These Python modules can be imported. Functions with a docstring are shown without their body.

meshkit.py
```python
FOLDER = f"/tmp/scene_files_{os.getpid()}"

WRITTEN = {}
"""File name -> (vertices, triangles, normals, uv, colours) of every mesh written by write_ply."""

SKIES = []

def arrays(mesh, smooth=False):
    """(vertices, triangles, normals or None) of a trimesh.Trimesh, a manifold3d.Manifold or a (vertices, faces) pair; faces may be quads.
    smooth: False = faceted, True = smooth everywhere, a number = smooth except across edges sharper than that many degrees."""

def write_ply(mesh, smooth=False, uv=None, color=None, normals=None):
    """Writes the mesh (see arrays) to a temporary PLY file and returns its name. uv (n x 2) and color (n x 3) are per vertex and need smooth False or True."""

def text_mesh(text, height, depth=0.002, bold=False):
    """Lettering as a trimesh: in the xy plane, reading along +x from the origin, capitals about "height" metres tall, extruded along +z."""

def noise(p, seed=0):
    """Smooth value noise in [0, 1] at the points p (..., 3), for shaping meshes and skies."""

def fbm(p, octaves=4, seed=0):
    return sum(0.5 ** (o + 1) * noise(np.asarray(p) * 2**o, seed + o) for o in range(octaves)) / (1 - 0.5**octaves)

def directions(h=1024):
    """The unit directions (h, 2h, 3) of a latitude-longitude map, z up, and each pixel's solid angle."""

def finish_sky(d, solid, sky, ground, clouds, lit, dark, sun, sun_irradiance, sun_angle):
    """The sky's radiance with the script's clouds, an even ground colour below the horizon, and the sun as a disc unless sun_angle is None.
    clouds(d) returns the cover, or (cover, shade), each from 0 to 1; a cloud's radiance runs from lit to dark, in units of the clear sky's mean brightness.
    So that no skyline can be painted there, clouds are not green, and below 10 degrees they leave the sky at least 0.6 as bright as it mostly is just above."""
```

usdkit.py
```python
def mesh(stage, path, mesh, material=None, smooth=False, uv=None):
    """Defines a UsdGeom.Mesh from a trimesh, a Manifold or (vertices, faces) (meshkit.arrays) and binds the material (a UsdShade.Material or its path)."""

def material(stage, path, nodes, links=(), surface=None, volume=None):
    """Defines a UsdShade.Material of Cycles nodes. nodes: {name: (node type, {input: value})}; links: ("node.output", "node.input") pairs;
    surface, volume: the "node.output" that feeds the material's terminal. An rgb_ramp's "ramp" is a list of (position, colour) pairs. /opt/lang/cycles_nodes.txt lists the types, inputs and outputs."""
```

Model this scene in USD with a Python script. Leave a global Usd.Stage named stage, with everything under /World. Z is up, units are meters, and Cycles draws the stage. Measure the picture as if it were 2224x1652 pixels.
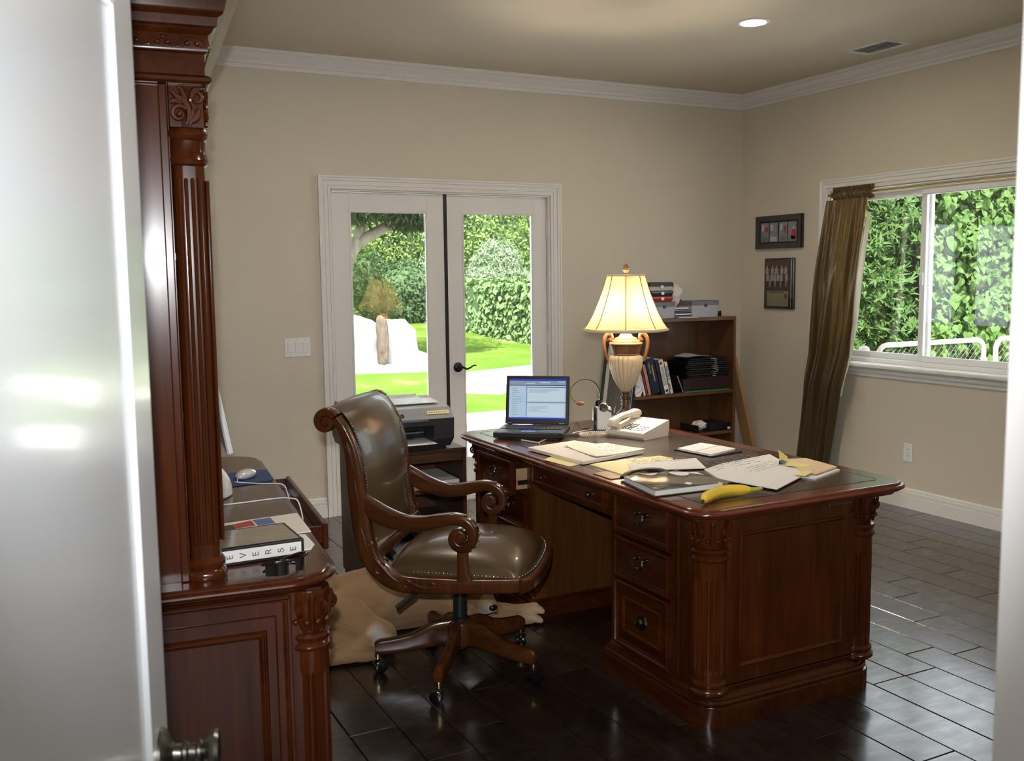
import math, random
import numpy as np, trimesh, usdkit, meshkit
import manifold3d as m3
import shapely.geometry as sg
from pxr import Usd, UsdGeom, UsdLux, UsdShade, Gf, Sdf, Vt

stage = Usd.Stage.CreateInMemory()
UsdGeom.SetStageUpAxis(stage, 'Z'); UsdGeom.SetStageMetersPerUnit(stage, 1.0)
WORLD = UsdGeom.Xform.Define(stage, '/World'); stage.SetDefaultPrim(WORLD.GetPrim())
PI = math.pi

# ------------------------------------------------------------------ camera, sky, sun, flash, exposure
EYE = np.array([0.0, 0.0, 1.501]); YAW, PITCH, ROLL = 0.4737, 0.1055, -0.0119
_f = np.array([math.sin(YAW) * math.cos(PITCH), math.cos(YAW) * math.cos(PITCH), -math.sin(PITCH)])
_r = np.array([math.cos(YAW), -math.sin(YAW), 0.0]); _u = np.cross(_r, _f)
RIGHT, UP = math.cos(ROLL) * _r + math.sin(ROLL) * _u, -math.sin(ROLL) * _r + math.cos(ROLL) * _u
EXPOSURE = 0.66

def matrix(x, y, z, o):
    return Gf.Matrix4d(*x, 0, *y, 0, *z, 0, *o, 1)

cam = UsdGeom.Camera.Define(stage, '/World/camera')
cam.AddTransformOp().Set(matrix(RIGHT.tolist(), UP.tolist(), (-_f).tolist(), EYE.tolist()))
cam.CreateHorizontalApertureAttr(36.0); cam.CreateFocalLengthAttr(36.0 * 2113.4 / 2224.0)
cam.CreateFStopAttr(8.0); cam.CreateFocusDistanceAttr(4.2); cam.CreateExposureAttr(EXPOSURE)

def aim(prim, d, o=(0, 0, 0)):                                  # lights shine along their own -z
    z = -np.asarray(d, float); z /= np.linalg.norm(z)
    x = np.cross([0, 0, 1.0] if abs(z[2]) < .95 else [0, 1.0, 0], z); x /= np.linalg.norm(x); y = np.cross(z, x)
    UsdGeom.Xformable(prim).AddTransformOp().Set(matrix(x.tolist(), y.tolist(), z.tolist(), [float(q) for q in o]))

dome = UsdLux.DomeLight.Define(stage, '/World/sky_dome'); dome.CreateIntensityAttr(0.85); dome.CreateColorAttr(Gf.Vec3f(.93, .98, 1.05))
sun = UsdLux.DistantLight.Define(stage, '/World/sun'); sun.CreateIntensityAttr(4.4); sun.CreateNormalizeAttr(True); sun.CreateAngleAttr(0.6); sun.CreateColorAttr(Gf.Vec3f(1.0, .95, .86))
aim(sun, (0.33, 0.5, -0.8))
flash = UsdLux.SphereLight.Define(stage, '/World/camera_flash'); flash.CreateRadiusAttr(.02)
flash.CreateIntensityAttr(8500.0); flash.CreateColorAttr(Gf.Vec3f(.97, .98, 1.0))
sh_ = UsdLux.ShapingAPI.Apply(flash.GetPrim()); sh_.CreateShapingConeAngleAttr(38.0); sh_.CreateShapingConeSoftnessAttr(1.0)
aim(flash, _f * 1.0 + UP * .03, EYE + UP * .115 - RIGHT * .03 + _f * .02)

# ------------------------------------------------------------------ helpers: scene graph
_count, _inv = {}, {}

def numbered(parent, name):
    k = (parent, name); n = _count.get(k, 0); _count[k] = n + 1
    return name if n == 0 else f'{name}_{n:03d}'

def tag(p, label=None, cat=None, group=None, kind=None):
    for k, v in (('label', label), ('category', cat), ('group', group), ('kind', kind)):
        if v: p.SetCustomDataByKey(k, v)
    return p

def thing(name, label=None, cat=None, loc=(0, 0, 0), rz=0.0, group=None, kind=None):
    path = '/World/' + numbered('/World', name)
    x = UsdGeom.Xform.Define(stage, path); x.AddTranslateOp().Set(Gf.Vec3d(*[float(v) for v in loc])); x.AddRotateZOp().Set(math.degrees(rz))
    c, s = math.cos(rz), math.sin(rz); m = np.eye(4); m[:2, :2] = [[c, -s], [s, c]]; m[:3, 3] = loc
    _inv[path] = np.linalg.inv(m)
    return tag(x.GetPrim(), label, cat, group, kind)

def raw(g):
    if isinstance(g, (list, tuple)) and len(g) and hasattr(g[0], 'vertices'): return trimesh.util.concatenate(list(g))
    if hasattr(g, 'to_mesh'):
        q = g.to_mesh(); return trimesh.Trimesh(np.array(q.vert_properties[:, :3]), np.array(q.tri_verts), process=False)
    return g

def part(name, g, mat, parent=None, W=True, smooth=35, label=None, kind=None):
    """One Mesh prim under parent (a thing or a part). W: the geometry is in world coordinates; else in the thing's own."""
    base = str(parent.GetPath()) if parent is not None else '/World'
    path = base + '/' + numbered(base, name)
    g = raw(g)
    root = '/World/' + path.split('/')[2]
    if W and root in _inv: g = g.copy(); g.apply_transform(_inv[root])
    p = usdkit.mesh(stage, path, g, M[mat] if isinstance(mat, str) else mat, smooth=smooth).GetPrim()
    return tag(p, label=label, kind=kind)

def single(name, g, mat, label, cat, smooth=35, group=None, kind=None):
    """A thing that is one mesh, in world coordinates."""
    return tag(part(name, g, mat, None, smooth=smooth), label, cat, group, kind)

def struct(name, g, mat, smooth=35):
    return tag(part(name, g, mat, None, smooth=smooth), kind='structure')

# ------------------------------------------------------------------ helpers: geometry
def cat_(*a): return trimesh.util.concatenate([raw(x) for x in a])

def box(x0, x1, y0, y1, z0, z1, c=0.0):
    x0, x1, y0, y1, z0, z1 = min(x0, x1), max(x0, x1), min(y0, y1), max(y0, y1), min(z0, z1), max(z0, z1)
    if c <= 0:
        b = trimesh.creation.box([x1 - x0, y1 - y0, z1 - z0]); b.apply_translation([(x0 + x1) / 2, (y0 + y1) / 2, (z0 + z1) / 2]); return b
    c = min(c, (x1 - x0) * .45, (y1 - y0) * .45, (z1 - z0) * .45)
    P = []
    for x, sx in ((x0, 1), (x1, -1)):
        for y, sy in ((y0, 1), (y1, -1)):
            for z, sz in ((z0, 1), (z1, -1)):
                P += [(x + sx * c, y + sy * c, z), (x + sx * c, y, z + sz * c), (x, y + sy * c, z + sz * c)]
    return hull(P)

def hull(P): return trimesh.convex.convex_hull(np.array(P, float))

def tf(g, o=(0, 0, 0), ux=(1, 0, 0), uy=(0, 1, 0), uz=None):
    """local x, y, z to the world along ux, uy, uz from o."""
    ux, uy = np.asarray(ux, float), np.asarray(uy, float); uz = np.cross(ux, uy) if uz is None else np.asarray(uz, float)
    m = np.eye(4); m[:3, 0], m[:3, 1], m[:3, 2], m[:3, 3] = ux, uy, uz, o
    g = raw(g).copy(); g.apply_transform(m); return g

def rotz(g, a, o=(0, 0, 0)):
    return tf(g, o, (math.cos(a), math.sin(a), 0), (-math.sin(a), math.cos(a), 0))

def cyl(p, q, r, n=16, r2=None):
    p, q = np.asarray(p, float), np.asarray(q, float)
    return sweep([p, q], circle(1.0, n), scale=[r, r if r2 is None else r2])

def sphere(c, r, sub=2, sc=(1, 1, 1)):
    s = trimesh.creation.icosphere(sub, 1.0); s.apply_scale(np.array(sc) * r); s.apply_translation(c); return s

def circle(r, n=12): return [(r * math.cos(2 * PI * k / n), r * math.sin(2 * PI * k / n)) for k in range(n)]

def grid_faces(n, m, wrap_n=False, wrap_m=False):
    i, j = np.meshgrid(np.arange(n if wrap_n else n - 1), np.arange(m if wrap_m else m - 1), indexing='ij')
    a, b, c, d = i * m + j, i * m + (j + 1) % m, ((i + 1) % n) * m + (j + 1) % m, ((i + 1) % n) * m + j
    return np.vstack([np.stack([a, b, c], -1).reshape(-1, 3), np.stack([a, c, d], -1).reshape(-1, 3)])

def surface(fn, nu, nv, wrap_u=False, wrap_v=False, flip=False):
    us = np.linspace(0, 1, nu, endpoint=not wrap_u); vs = np.linspace(0, 1, nv, endpoint=not wrap_v)
    V = np.array([[fn(u, v) for v in vs] for u in us], float).reshape(-1, 3)
    F = grid_faces(nu, nv, wrap_u, wrap_v)
    return trimesh.Trimesh(V, F[:, ::-1] if flip else F, process=False)

def sweep(path, section, up=None, closed=False, scale=None, caps=True):
    """A closed 2-D section (side, up) carried along a 3-D polyline; scale: a number or (a, b) for each point."""
    P = np.asarray(path, float); n = len(P); S = np.asarray(section, float); m = len(S)
    if closed: T = np.roll(P, -1, 0) - np.roll(P, 1, 0)
    else: T = np.gradient(P, axis=0)
    T /= np.linalg.norm(T, axis=1, keepdims=True) + 1e-12
    if up is None:
        a = np.array([0, 0, 1.0]) if abs(T[0, 2]) < .9 else np.array([1.0, 0, 0])
        A = []
        for t in T:
            a = a - t * (a @ t); a /= np.linalg.norm(a) + 1e-12; A.append(a)
        B = np.array(A)
    else:
        B = np.asarray(up, float) - T * (T @ np.asarray(up, float))[:, None]; B /= np.linalg.norm(B, axis=1, keepdims=True) + 1e-12
    A = np.cross(T, B)
    sc = np.ones((n, 2)) if scale is None else np.array([(s, s) if np.ndim(s) == 0 else s for s in scale], float)
    V = P[:, None] + A[:, None] * (S[None, :, :1] * sc[:, None, :1]) + B[:, None] * (S[None, :, 1:] * sc[:, None, 1:])
    V = V.reshape(-1, 3); F = grid_faces(n, m, closed, True)
    if not closed and caps:
        i0 = len(V); V = np.vstack([V, P[0], P[-1]])
        k = np.arange(m); l = (n - 1) * m
        F = np.vstack([F, np.stack([np.full(m, i0), (k + 1) % m, k], -1), np.stack([np.full(m, i0 + 1), l + k, l + (k + 1) % m], -1)])
    g = trimesh.Trimesh(V, F, process=False)
    if g.volume < 0: g.invert()
    return g

def spline(P, n=8, closed=False):
    """Catmull-Rom through the points."""
    P = np.asarray(P, float); Q = np.vstack([P[-1], P, P[0], P[1]]) if closed else np.vstack([2 * P[0] - P[1], P, 2 * P[-1] - P[-2]])
    out = []
    for i in range(1, len(Q) - 2):
        a, b, c, d = Q[i - 1:i + 3]
        for t in np.arange(n) / n:
            out.append(.5 * (2 * b + (c - a) * t + (2 * a - 5 * b + 4 * c - d) * t * t + (3 * b - a - 3 * c + d) * t ** 3))
    if not closed: out.append(P[-1])
    return np.array(out)

def lathe(profile, n=32, c=(0, 0, 0), mod=None, ring=False):
    """(r, z) profile turned about z; mod(angle, z) scales the radius."""
    P = np.asarray(profile, float); a = np.arange(n) * 2 * PI / n
    R = P[:, :1] * np.ones(n)
    if mod is not None: R = R * np.array([[mod(t, z) for t in a] for _, z in P])
    V = np.stack([R * np.cos(a), R * np.sin(a), np.repeat(P[:, 1:], n, 1)], -1).reshape(-1, 3)
    F = grid_faces(len(P), n, ring, True)
    if ring:
        g = trimesh.Trimesh(V + np.asarray(c, float), F, process=False)
        if g.volume < 0: g.invert()
        return g
    i0 = len(V); V = np.vstack([V, [0, 0, P[0, 1]], [0, 0, P[-1, 1]]]); k = np.arange(n); l = (len(P) - 1) * n
    F = np.vstack([F, np.stack([np.full(n, i0), (k + 1) % n, k], -1), np.stack([np.full(n, i0 + 1), l + k, l + (k + 1) % n], -1)])
    g = trimesh.Trimesh(V + np.asarray(c, float), F, process=False)
    if g.volume < 0: g.invert()
    return g

def rrect(x0, x1, y0, y1, r, k=6):
    """Counter-clockwise rounded rectangle with a fixed number of points; r: one radius or four (x0y0, x1y0, x1y1, x0y1)."""
    r = [max(q, 1e-4) for q in (r if np.ndim(r) else [r] * 4)]; out = []
    for (cx, cy, a0), q in zip(((x0 + r[0], y0 + r[0], PI), (x1 - r[1], y0 + r[1], 1.5 * PI), (x1 - r[2], y1 - r[2], 0), (x0 + r[3], y1 - r[3], .5 * PI)), r):
        out += [(cx + q * math.cos(a0 + t * PI / 2 / k), cy + q * math.sin(a0 + t * PI / 2 / k)) for t in range(k + 1)]
    return out

def loft(rings, caps=True):
    """Rings of equal point count [(n x 3)...] skinned, flat fan caps."""
    R = np.asarray(rings, float); n, m = R.shape[:2]; V = R.reshape(-1, 3); F = grid_faces(n, m, False, True)
    if caps:
        i0 = len(V); V = np.vstack([V, R[0].mean(0), R[-1].mean(0)]); k = np.arange(m); l = (n - 1) * m
        F = np.vstack([F, np.stack([np.full(m, i0), (k + 1) % m, k], -1), np.stack([np.full(m, i0 + 1), l + k, l + (k + 1) % m], -1)])
    g = trimesh.Trimesh(V, F, process=False)
    if g.volume < 0: g.invert()
    return g

def slab(x0, x1, y0, y1, r, prof):
    """A moulded slab: prof is a list of (outset, z)."""
    return loft([[(x, y, z) for x, y in rrect(x0 - o, x1 + o, y0 - o, y1 + o, [max(q + o, .002) for q in (r if np.ndim(r) else [r] * 4)])] for o, z in prof])

def mould(path, prof, closed=False):
    """A closed (out, z) profile mitred along a plan polyline; out is to the right of the way along it."""
    P = np.asarray(path, float); n = len(P); m = len(prof); rings = []
    for i in range(n):
        a = P[i] - P[i - 1] if (closed or i) else P[1] - P[0]
        b = P[(i + 1) % n] - P[i] if (closed or i < n - 1) else a
        a, b = a / np.linalg.norm(a), b / np.linalg.norm(b)
        na, nb = np.array([a[1], -a[0]]), np.array([b[1], -b[0]])
        w = (na + nb) / max(1 + na @ nb, .2)
        rings.append([(*(P[i] + w * o), z) for o, z in prof])
    V = np.array(rings).reshape(-1, 3); F = grid_faces(n, m, closed, True)
    if not closed:
        poly = trimesh.creation.triangulate_polygon(sg.Polygon(prof), engine='earcut')
        idx = [int(np.argmin(np.linalg.norm(np.asarray(prof) - q, axis=1))) for q in poly[0]]
        t = np.array(idx)[poly[1]]
        F = np.vstack([F, t, t[:, ::-1] + (n - 1) * m])
    g = trimesh.Trimesh(V, F, process=False)
    if g.volume < 0: g.invert()
    return g

def frame(w, h, prof, o=(0, 0, 0), ux=(1, 0, 0), uy=(0, 0, 1), x0=0.0, y0=0.0):
    """A rectangular moulding in the plane (ux, uy): prof's out is towards the outside, its z along the plane's normal."""
    g = mould([(x0, y0), (x0 + w, y0), (x0 + w, y0 + h), (x0, y0 + h)], prof, True)
    return tf(g, o, ux, uy)

def extrude(pts, d, holes=None):
    return trimesh.creation.extrude_polygon(sg.Polygon(pts, holes), d, engine='earcut')

def text(s, h, o, ux, uy, depth=.001, bold=False):
    return tf(meshkit.text_mesh(s, h, depth, bold), o, ux, uy)

def unite(ms):
    out = None
    for g in ms:
        out = g if out is None else out + g
    return out

def bone(p, q, rp, rq, seg=20):
    return m3.Manifold.hull(m3.Manifold.batch_boolean([m3.Manifold.sphere(rp, seg).translate(list(map(float, p))), m3.Manifold.sphere(rq, seg).translate(list(map(float, q)))], m3.OpType.Add))

# ------------------------------------------------------------------ materials
M = {}

def pbr(name, color, rough=.5, metal=0.0, coat=0.0, spec=.5, vary=None, vscale=6.0, bump=0.0, bscale=60.0, stretch=(1, 1, 1), extra=None):
    n = {'p': ('principled_bsdf', {'base_color': color, 'roughness': rough, 'metallic': metal, 'coat_weight': coat, 'coat_roughness': .08, 'specular_ior_level': spec, **(extra or {})})}; L = []
    if vary or bump:
        n['tc'] = ('texture_coordinate', {}); n['map'] = ('mapping', {'scale': stretch}); L.append(('tc.object', 'map.vector'))
    if vary:
        n['n'] = ('noise_texture', {'scale': vscale, 'detail': 5, 'roughness': .6}); n['r'] = ('rgb_ramp', {'ramp': [(.25, color), (.75, vary)]})
        L += [('map.vector', 'n.vector'), ('n.fac', 'r.fac'), ('r.color', 'p.base_color')]
    if bump:
        n['bn'] = ('noise_texture', {'scale': bscale, 'detail': 3}); n['b'] = ('bump', {'strength': bump, 'distance': .003})
        L += [('map.vector', 'bn.vector'), ('bn.fac', 'b.height'), ('b.normal', 'p.normal')]
    M[name] = usdkit.material(stage, '/World/Looks/' + name, n, L, surface='p.BSDF')

def wood(name, dark, mid, light, axis=2, rough=.3, coat=.25, scale=9.0, spec=.5, bump=.04):
    st = [1.0, 1.0, 1.0]; st[axis] = .09
    n = {'tc': ('texture_coordinate', {}), 'map': ('mapping', {'scale': st}), 'oi': ('object_info', {}),
         'n1': ('noise_texture', {'scale': scale, 'detail': 7, 'roughness': .62, 'distortion': .6}), 'n2': ('noise_texture', {'scale': scale * 7, 'detail': 3}),
         'mx': ('mix_float', {'fac': .35}), 'r': ('rgb_ramp', {'ramp': [(.3, dark), (.5, mid), (.72, light)]}),
         'hs': ('hsv', {}), 'mr': ('map_range', {'to_min': .86, 'to_max': 1.12}), 'b': ('bump', {'strength': bump, 'distance': .002}),
         'p': ('principled_bsdf', {'roughness': rough, 'coat_weight': coat, 'coat_roughness': .1, 'specular_ior_level': spec})}
    L = [('tc.object', 'map.vector'), ('map.vector', 'n1.vector'), ('map.vector', 'n2.vector'), ('n1.fac', 'mx.a'), ('n2.fac', 'mx.b'), ('mx.result', 'r.fac'), ('r.color', 'hs.color'),
         ('oi.random', 'mr.value'), ('mr.result', 'hs.value'), ('hs.color', 'p.base_color'), ('mx.result', 'b.height'), ('b.normal', 'p.normal')]
    M[name] = usdkit.material(stage, '/World/Looks/' + name, n, L, surface='p.BSDF')

def leafmat(name, a, b, c, rough=.45, trans=.35):
    n = {'g': ('geometry', {}), 'r': ('rgb_ramp', {'ramp': [(0, a), (.5, b), (1, c)]}), 'p': ('principled_bsdf', {'roughness': rough, 'specular_ior_level': .25}), 't': ('translucent_bsdf', {}), 'm': ('mix_closure', {'fac': trans})}
    M[name] = usdkit.material(stage, '/World/Looks/' + name, n, [('g.random_per_island', 'r.fac'), ('r.color', 'p.base_color'), ('r.color', 't.color'), ('p.BSDF', 'm.closure1'), ('t.BSDF', 'm.closure2')], surface='m.closure')

def emit(name, color, strength):
    M[name] = usdkit.material(stage, '/World/Looks/' + name, {'e': ('emission', {'color': color, 'strength': strength})}, surface='e.emission')

for ax, nm in ((0, 'x'), (1, 'y'), (2, 'z')):
    wood('mahogany_' + nm, (.030, .0062, .0013), (.062, .0138, .0028), (.105, .0265, .0052), ax, .19, .08, spec=.34, bump=.02)
    wood('chair_wood_' + nm, (.030, .0090, .0026), (.070, .0215, .0060), (.130, .044, .0120), ax, .22, .12, spec=.42)
    wood('shelf_wood_' + nm, (.075, .030, .010), (.135, .058, .019), (.20, .090, .030), ax, .42, .1, 7)
    wood('cart_wood_' + nm, (.040, .017, .008), (.075, .033, .015), (.115, .052, .023), ax, .4, .1, 8)
wood('knee_panel_wood', (.062, .020, .0045), (.115, .042, .009), (.175, .068, .015), 2, .3, .3, 7)
wood('desk_top_wood', (.030, .012, .006), (.055, .022, .010), (.085, .036, .016), 1, .24, .35, 6)
wood('desk_border_wood', (.075, .015, .006), (.13, .027, .010), (.19, .044, .016), 1, .22, .35, 8)
wood('drawer_pine', (.42, .25, .11), (.55, .35, .17), (.66, .45, .24), 0, .5, 0, 8)
wood('board_wood', (.30, .16, .06), (.42, .24, .10), (.52, .32, .14), 2, .5, 0, 10)
wood('tree_bark', (.12, .10, .085), (.22, .19, .165), (.32, .29, .26), 2, .85, 0, 8, .2, .5)
pbr('wall_paint', (.625, .575, .475), .75, vary=(.65, .60, .498), vscale=2.5, bump=.05, bscale=180)
pbr('ceiling_paint', (.66, .60, .50), .85, bump=.06, bscale=150)
pbr('trim_paint', (.78, .765, .75), .35)
pbr('door_paint', (.66, .69, .73), .22, coat=.3)
pbr('hall_paint', (.50, .47, .41), .7)
pbr('vinyl_white', (.82, .83, .84), .3)
pbr('black_iron', (.012, .012, .013), .35, .4, .2)
pbr('black_plastic', (.012, .012, .014), .4)
pbr('black_gloss', (.006, .006, .008), .08, coat=1.0)
pbr('charcoal_plastic', (.030, .031, .036), .42)
pbr('grey_plastic', (.30, .30, .31), .4)
pbr('light_grey', (.42, .45, .49), .45)
pbr('mid_grey', (.15, .16, .175), .45)
pbr('white_plastic', (.80, .80, .80), .3)
pbr('cream_plastic', (.78, .70, .58), .35)
pbr('silver_gloss', (.75, .75, .76), .12, .25, .5)
pbr('chrome', (.65, .65, .66), .15, 1.0)
pbr('pewter', (.16, .15, .13), .32, 1.0)
pbr('brass', (.62, .47, .20), .25, 1.0)
pbr('leather', (.062, .036, .014), .32, coat=.25, vary=(.088, .052, .021), vscale=5, bump=.10, bscale=260)
pbr('paper', (.83, .82, .80), .7)
pbr('paper_warm', (.80, .74, .66), .7)
pbr('paper_grey', (.56, .57, .60), .6)
pbr('manila', (.80, .60, .36), .6)
pbr('yellow_paper', (.84, .74, .34), .6)
pbr('yellow_note', (.86, .77, .30), .6)
pbr('kraft_leather', (.33, .17, .06), .5)
pbr('clear_pocket', (.17, .145, .11), .16, coat=.7, vary=(.26, .215, .15), vscale=9, bump=.9, bscale=14, stretch=(1, 2.2, 1))
pbr('ink', (.05, .05, .06), .6); pbr('print_grey', (.22, .22, .25), .7); pbr('print_blue', (.10, .16, .36), .6); pbr('print_red', (.42, .045, .04), .6); pbr('print_green', (.06, .13, .07), .6)
pbr('green_card', (.015, .22, .10), .5); pbr('maroon_card', (.030, .010, .012), .4); pbr('navy_cover', (.008, .012, .045), .3); pbr('pink_cover', (.55, .28, .20), .5); pbr('red_box', (.38, .020, .022), .3); pbr('teal_box', (.020, .035, .038), .25)
pbr('dark_box', (.030, .029, .025), .5); pbr('cream_box', (.58, .54, .45), .5)
pbr('gold_print', (.62, .50, .20), .4)
pbr('bag_plastic', (.80, .74, .72), .35, vary=(.62, .55, .54), vscale=14, bump=.5, bscale=35)
pbr('banana_skin', (.78, .53, .035), .42, vary=(.82, .60, .06), vscale=7); pbr('banana_tip', (.36, .42, .05), .5); pbr('banana_end', (.05, .03, .012), .7)
pbr('mouse_pad', (.018, .055, .16), .7)
pbr('curtain_fabric', (.095, .066, .032), .42, spec=.5, vary=(.125, .088, .043), vscale=40, bump=.15, bscale=300, extra={'sheen_weight': .35, 'sheen_roughness': .35, 'sheen_tint': (.75, .6, .35)})
pbr('lining_fabric', (.74, .70, .58), .7)
pbr('urn_ceramic', (.62, .51, .34), .3, coat=.4, vary=(.70, .59, .42), vscale=12)
pbr('lamp_bronze', (.17, .075, .028), .38, .25, .2, vary=(.26, .115, .042), vscale=18)
pbr('lamp_dark_bronze', (.075, .040, .020), .38, .2, .2, vary=(.12, .062, .030), vscale=30, bump=.4, bscale=60)
pbr('shade_trim', (.76, .66, .50), .7)
pbr('concrete', (.74, .71, .67), .85, vary=(.80, .77, .735), vscale=3)
pbr('pale_rock', (.42, .415, .41), .8, vary=(.33, .335, .35), vscale=3, bump=.6, bscale=8)
pbr('brown_rock', (.045, .034, .025), .85, vary=(.085, .067, .052), vscale=8, bump=.7, bscale=14)
pbr('galvanised', (.27, .235, .205), .5, .1, vary=(.33, .295, .265), vscale=14)
pbr('chain_wire', (.035, .033, .03), .5, .3)
pbr('subfloor', (.03, .022, .018), .6)
pbr('stucco', (.62, .58, .50), .9)
pbr('roofing', (.10, .085, .075), .9)
pbr('dog_ear', (.20, .11, .05), .75, vary=(.25, .15, .07), vscale=30, bump=.4, bscale=120)
pbr('nose_black', (.010, .008, .008), .3, coat=.3)
pbr('collar_red', (.05, .012, .010), .6)
pbr('soil', (.10, .07, .045), .9)
leafmat('ivy_leaf', (.060, .12, .028), (.165, .27, .042), (.36, .46, .075), .62, .3)
leafmat('shrub_leaf', (.05, .105, .026), (.13, .21, .036), (.30, .37, .065), .62, .3)
leafmat('hedge_leaf', (.11, .19, .07), (.21, .32, .11), (.38, .48, .19), .62, .2)
leafmat('sage_leaf', (.20, .26, .17), (.30, .36, .25), (.40, .46, .33), .62, .25)
leafmat('yellow_leaf', (.20, .31, .08), (.34, .46, .14), (.52, .60, .26), .62, .4)
leafmat('conifer_leaf', (.05, .10, .018), (.10, .17, .03), (.20, .27, .05), .62, .25)
leafmat('dark_leaf', (.045, .09, .035), (.085, .155, .06), (.16, .25, .10), .62, .25)
leafmat('tree_leaf', (.025, .05, .02), (.05, .09, .032), (.12, .18, .06), .62, .3)
leafmat('grass_blade', (.14, .34, .03), (.22, .46, .05), (.33, .56, .09), .62, .35)
pbr('player_print', (.28, .25, .24), .4, vary=(.42, .39, .38), vscale=60)
pbr('photo_grey', (.035, .037, .035), .4, vary=(.20, .19, .17), vscale=70)
pbr('photo_dim', (.17, .18, .20), .35, vary=(.30, .31, .33), vscale=30)
pbr('photo_brown', (.055, .030, .022), .35, vary=(.12, .07, .05), vscale=35)
pbr('brass_plate', (.26, .23, .14), .4, .4, vary=(.33, .29, .18), vscale=20)
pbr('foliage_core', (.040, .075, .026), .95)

n = {'tc': ('texture_coordinate', {}), 'map': ('mapping', {'scale': (30, 30, 240)}), 'n': ('noise_texture', {'scale': 1.0, 'detail': 3}), 'r': ('rgb_ramp', {'ramp': [(.3, (.095, .066, .031)), (.7, (.155, .110, .054))]}),
     'p': ('principled_bsdf', {'roughness': .34, 'metallic': .35, 'sheen_weight': .4, 'sheen_roughness': .35, 'sheen_tint': (.8, .65, .4)}), 't': ('translucent_bsdf', {'color': (.52, .37, .15)}), 'm': ('mix_closure', {'fac': .26})}
M['curtain_silk'] = usdkit.material(stage, '/World/Looks/curtain_silk', n, [('tc.object', 'map.vector'), ('map.vector', 'n.vector'), ('n.fac', 'r.fac'), ('r.color', 'p.base_color'), ('p.BSDF', 'm.closure1'), ('t.BSDF', 'm.closure2')], surface='m.closure')

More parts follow.
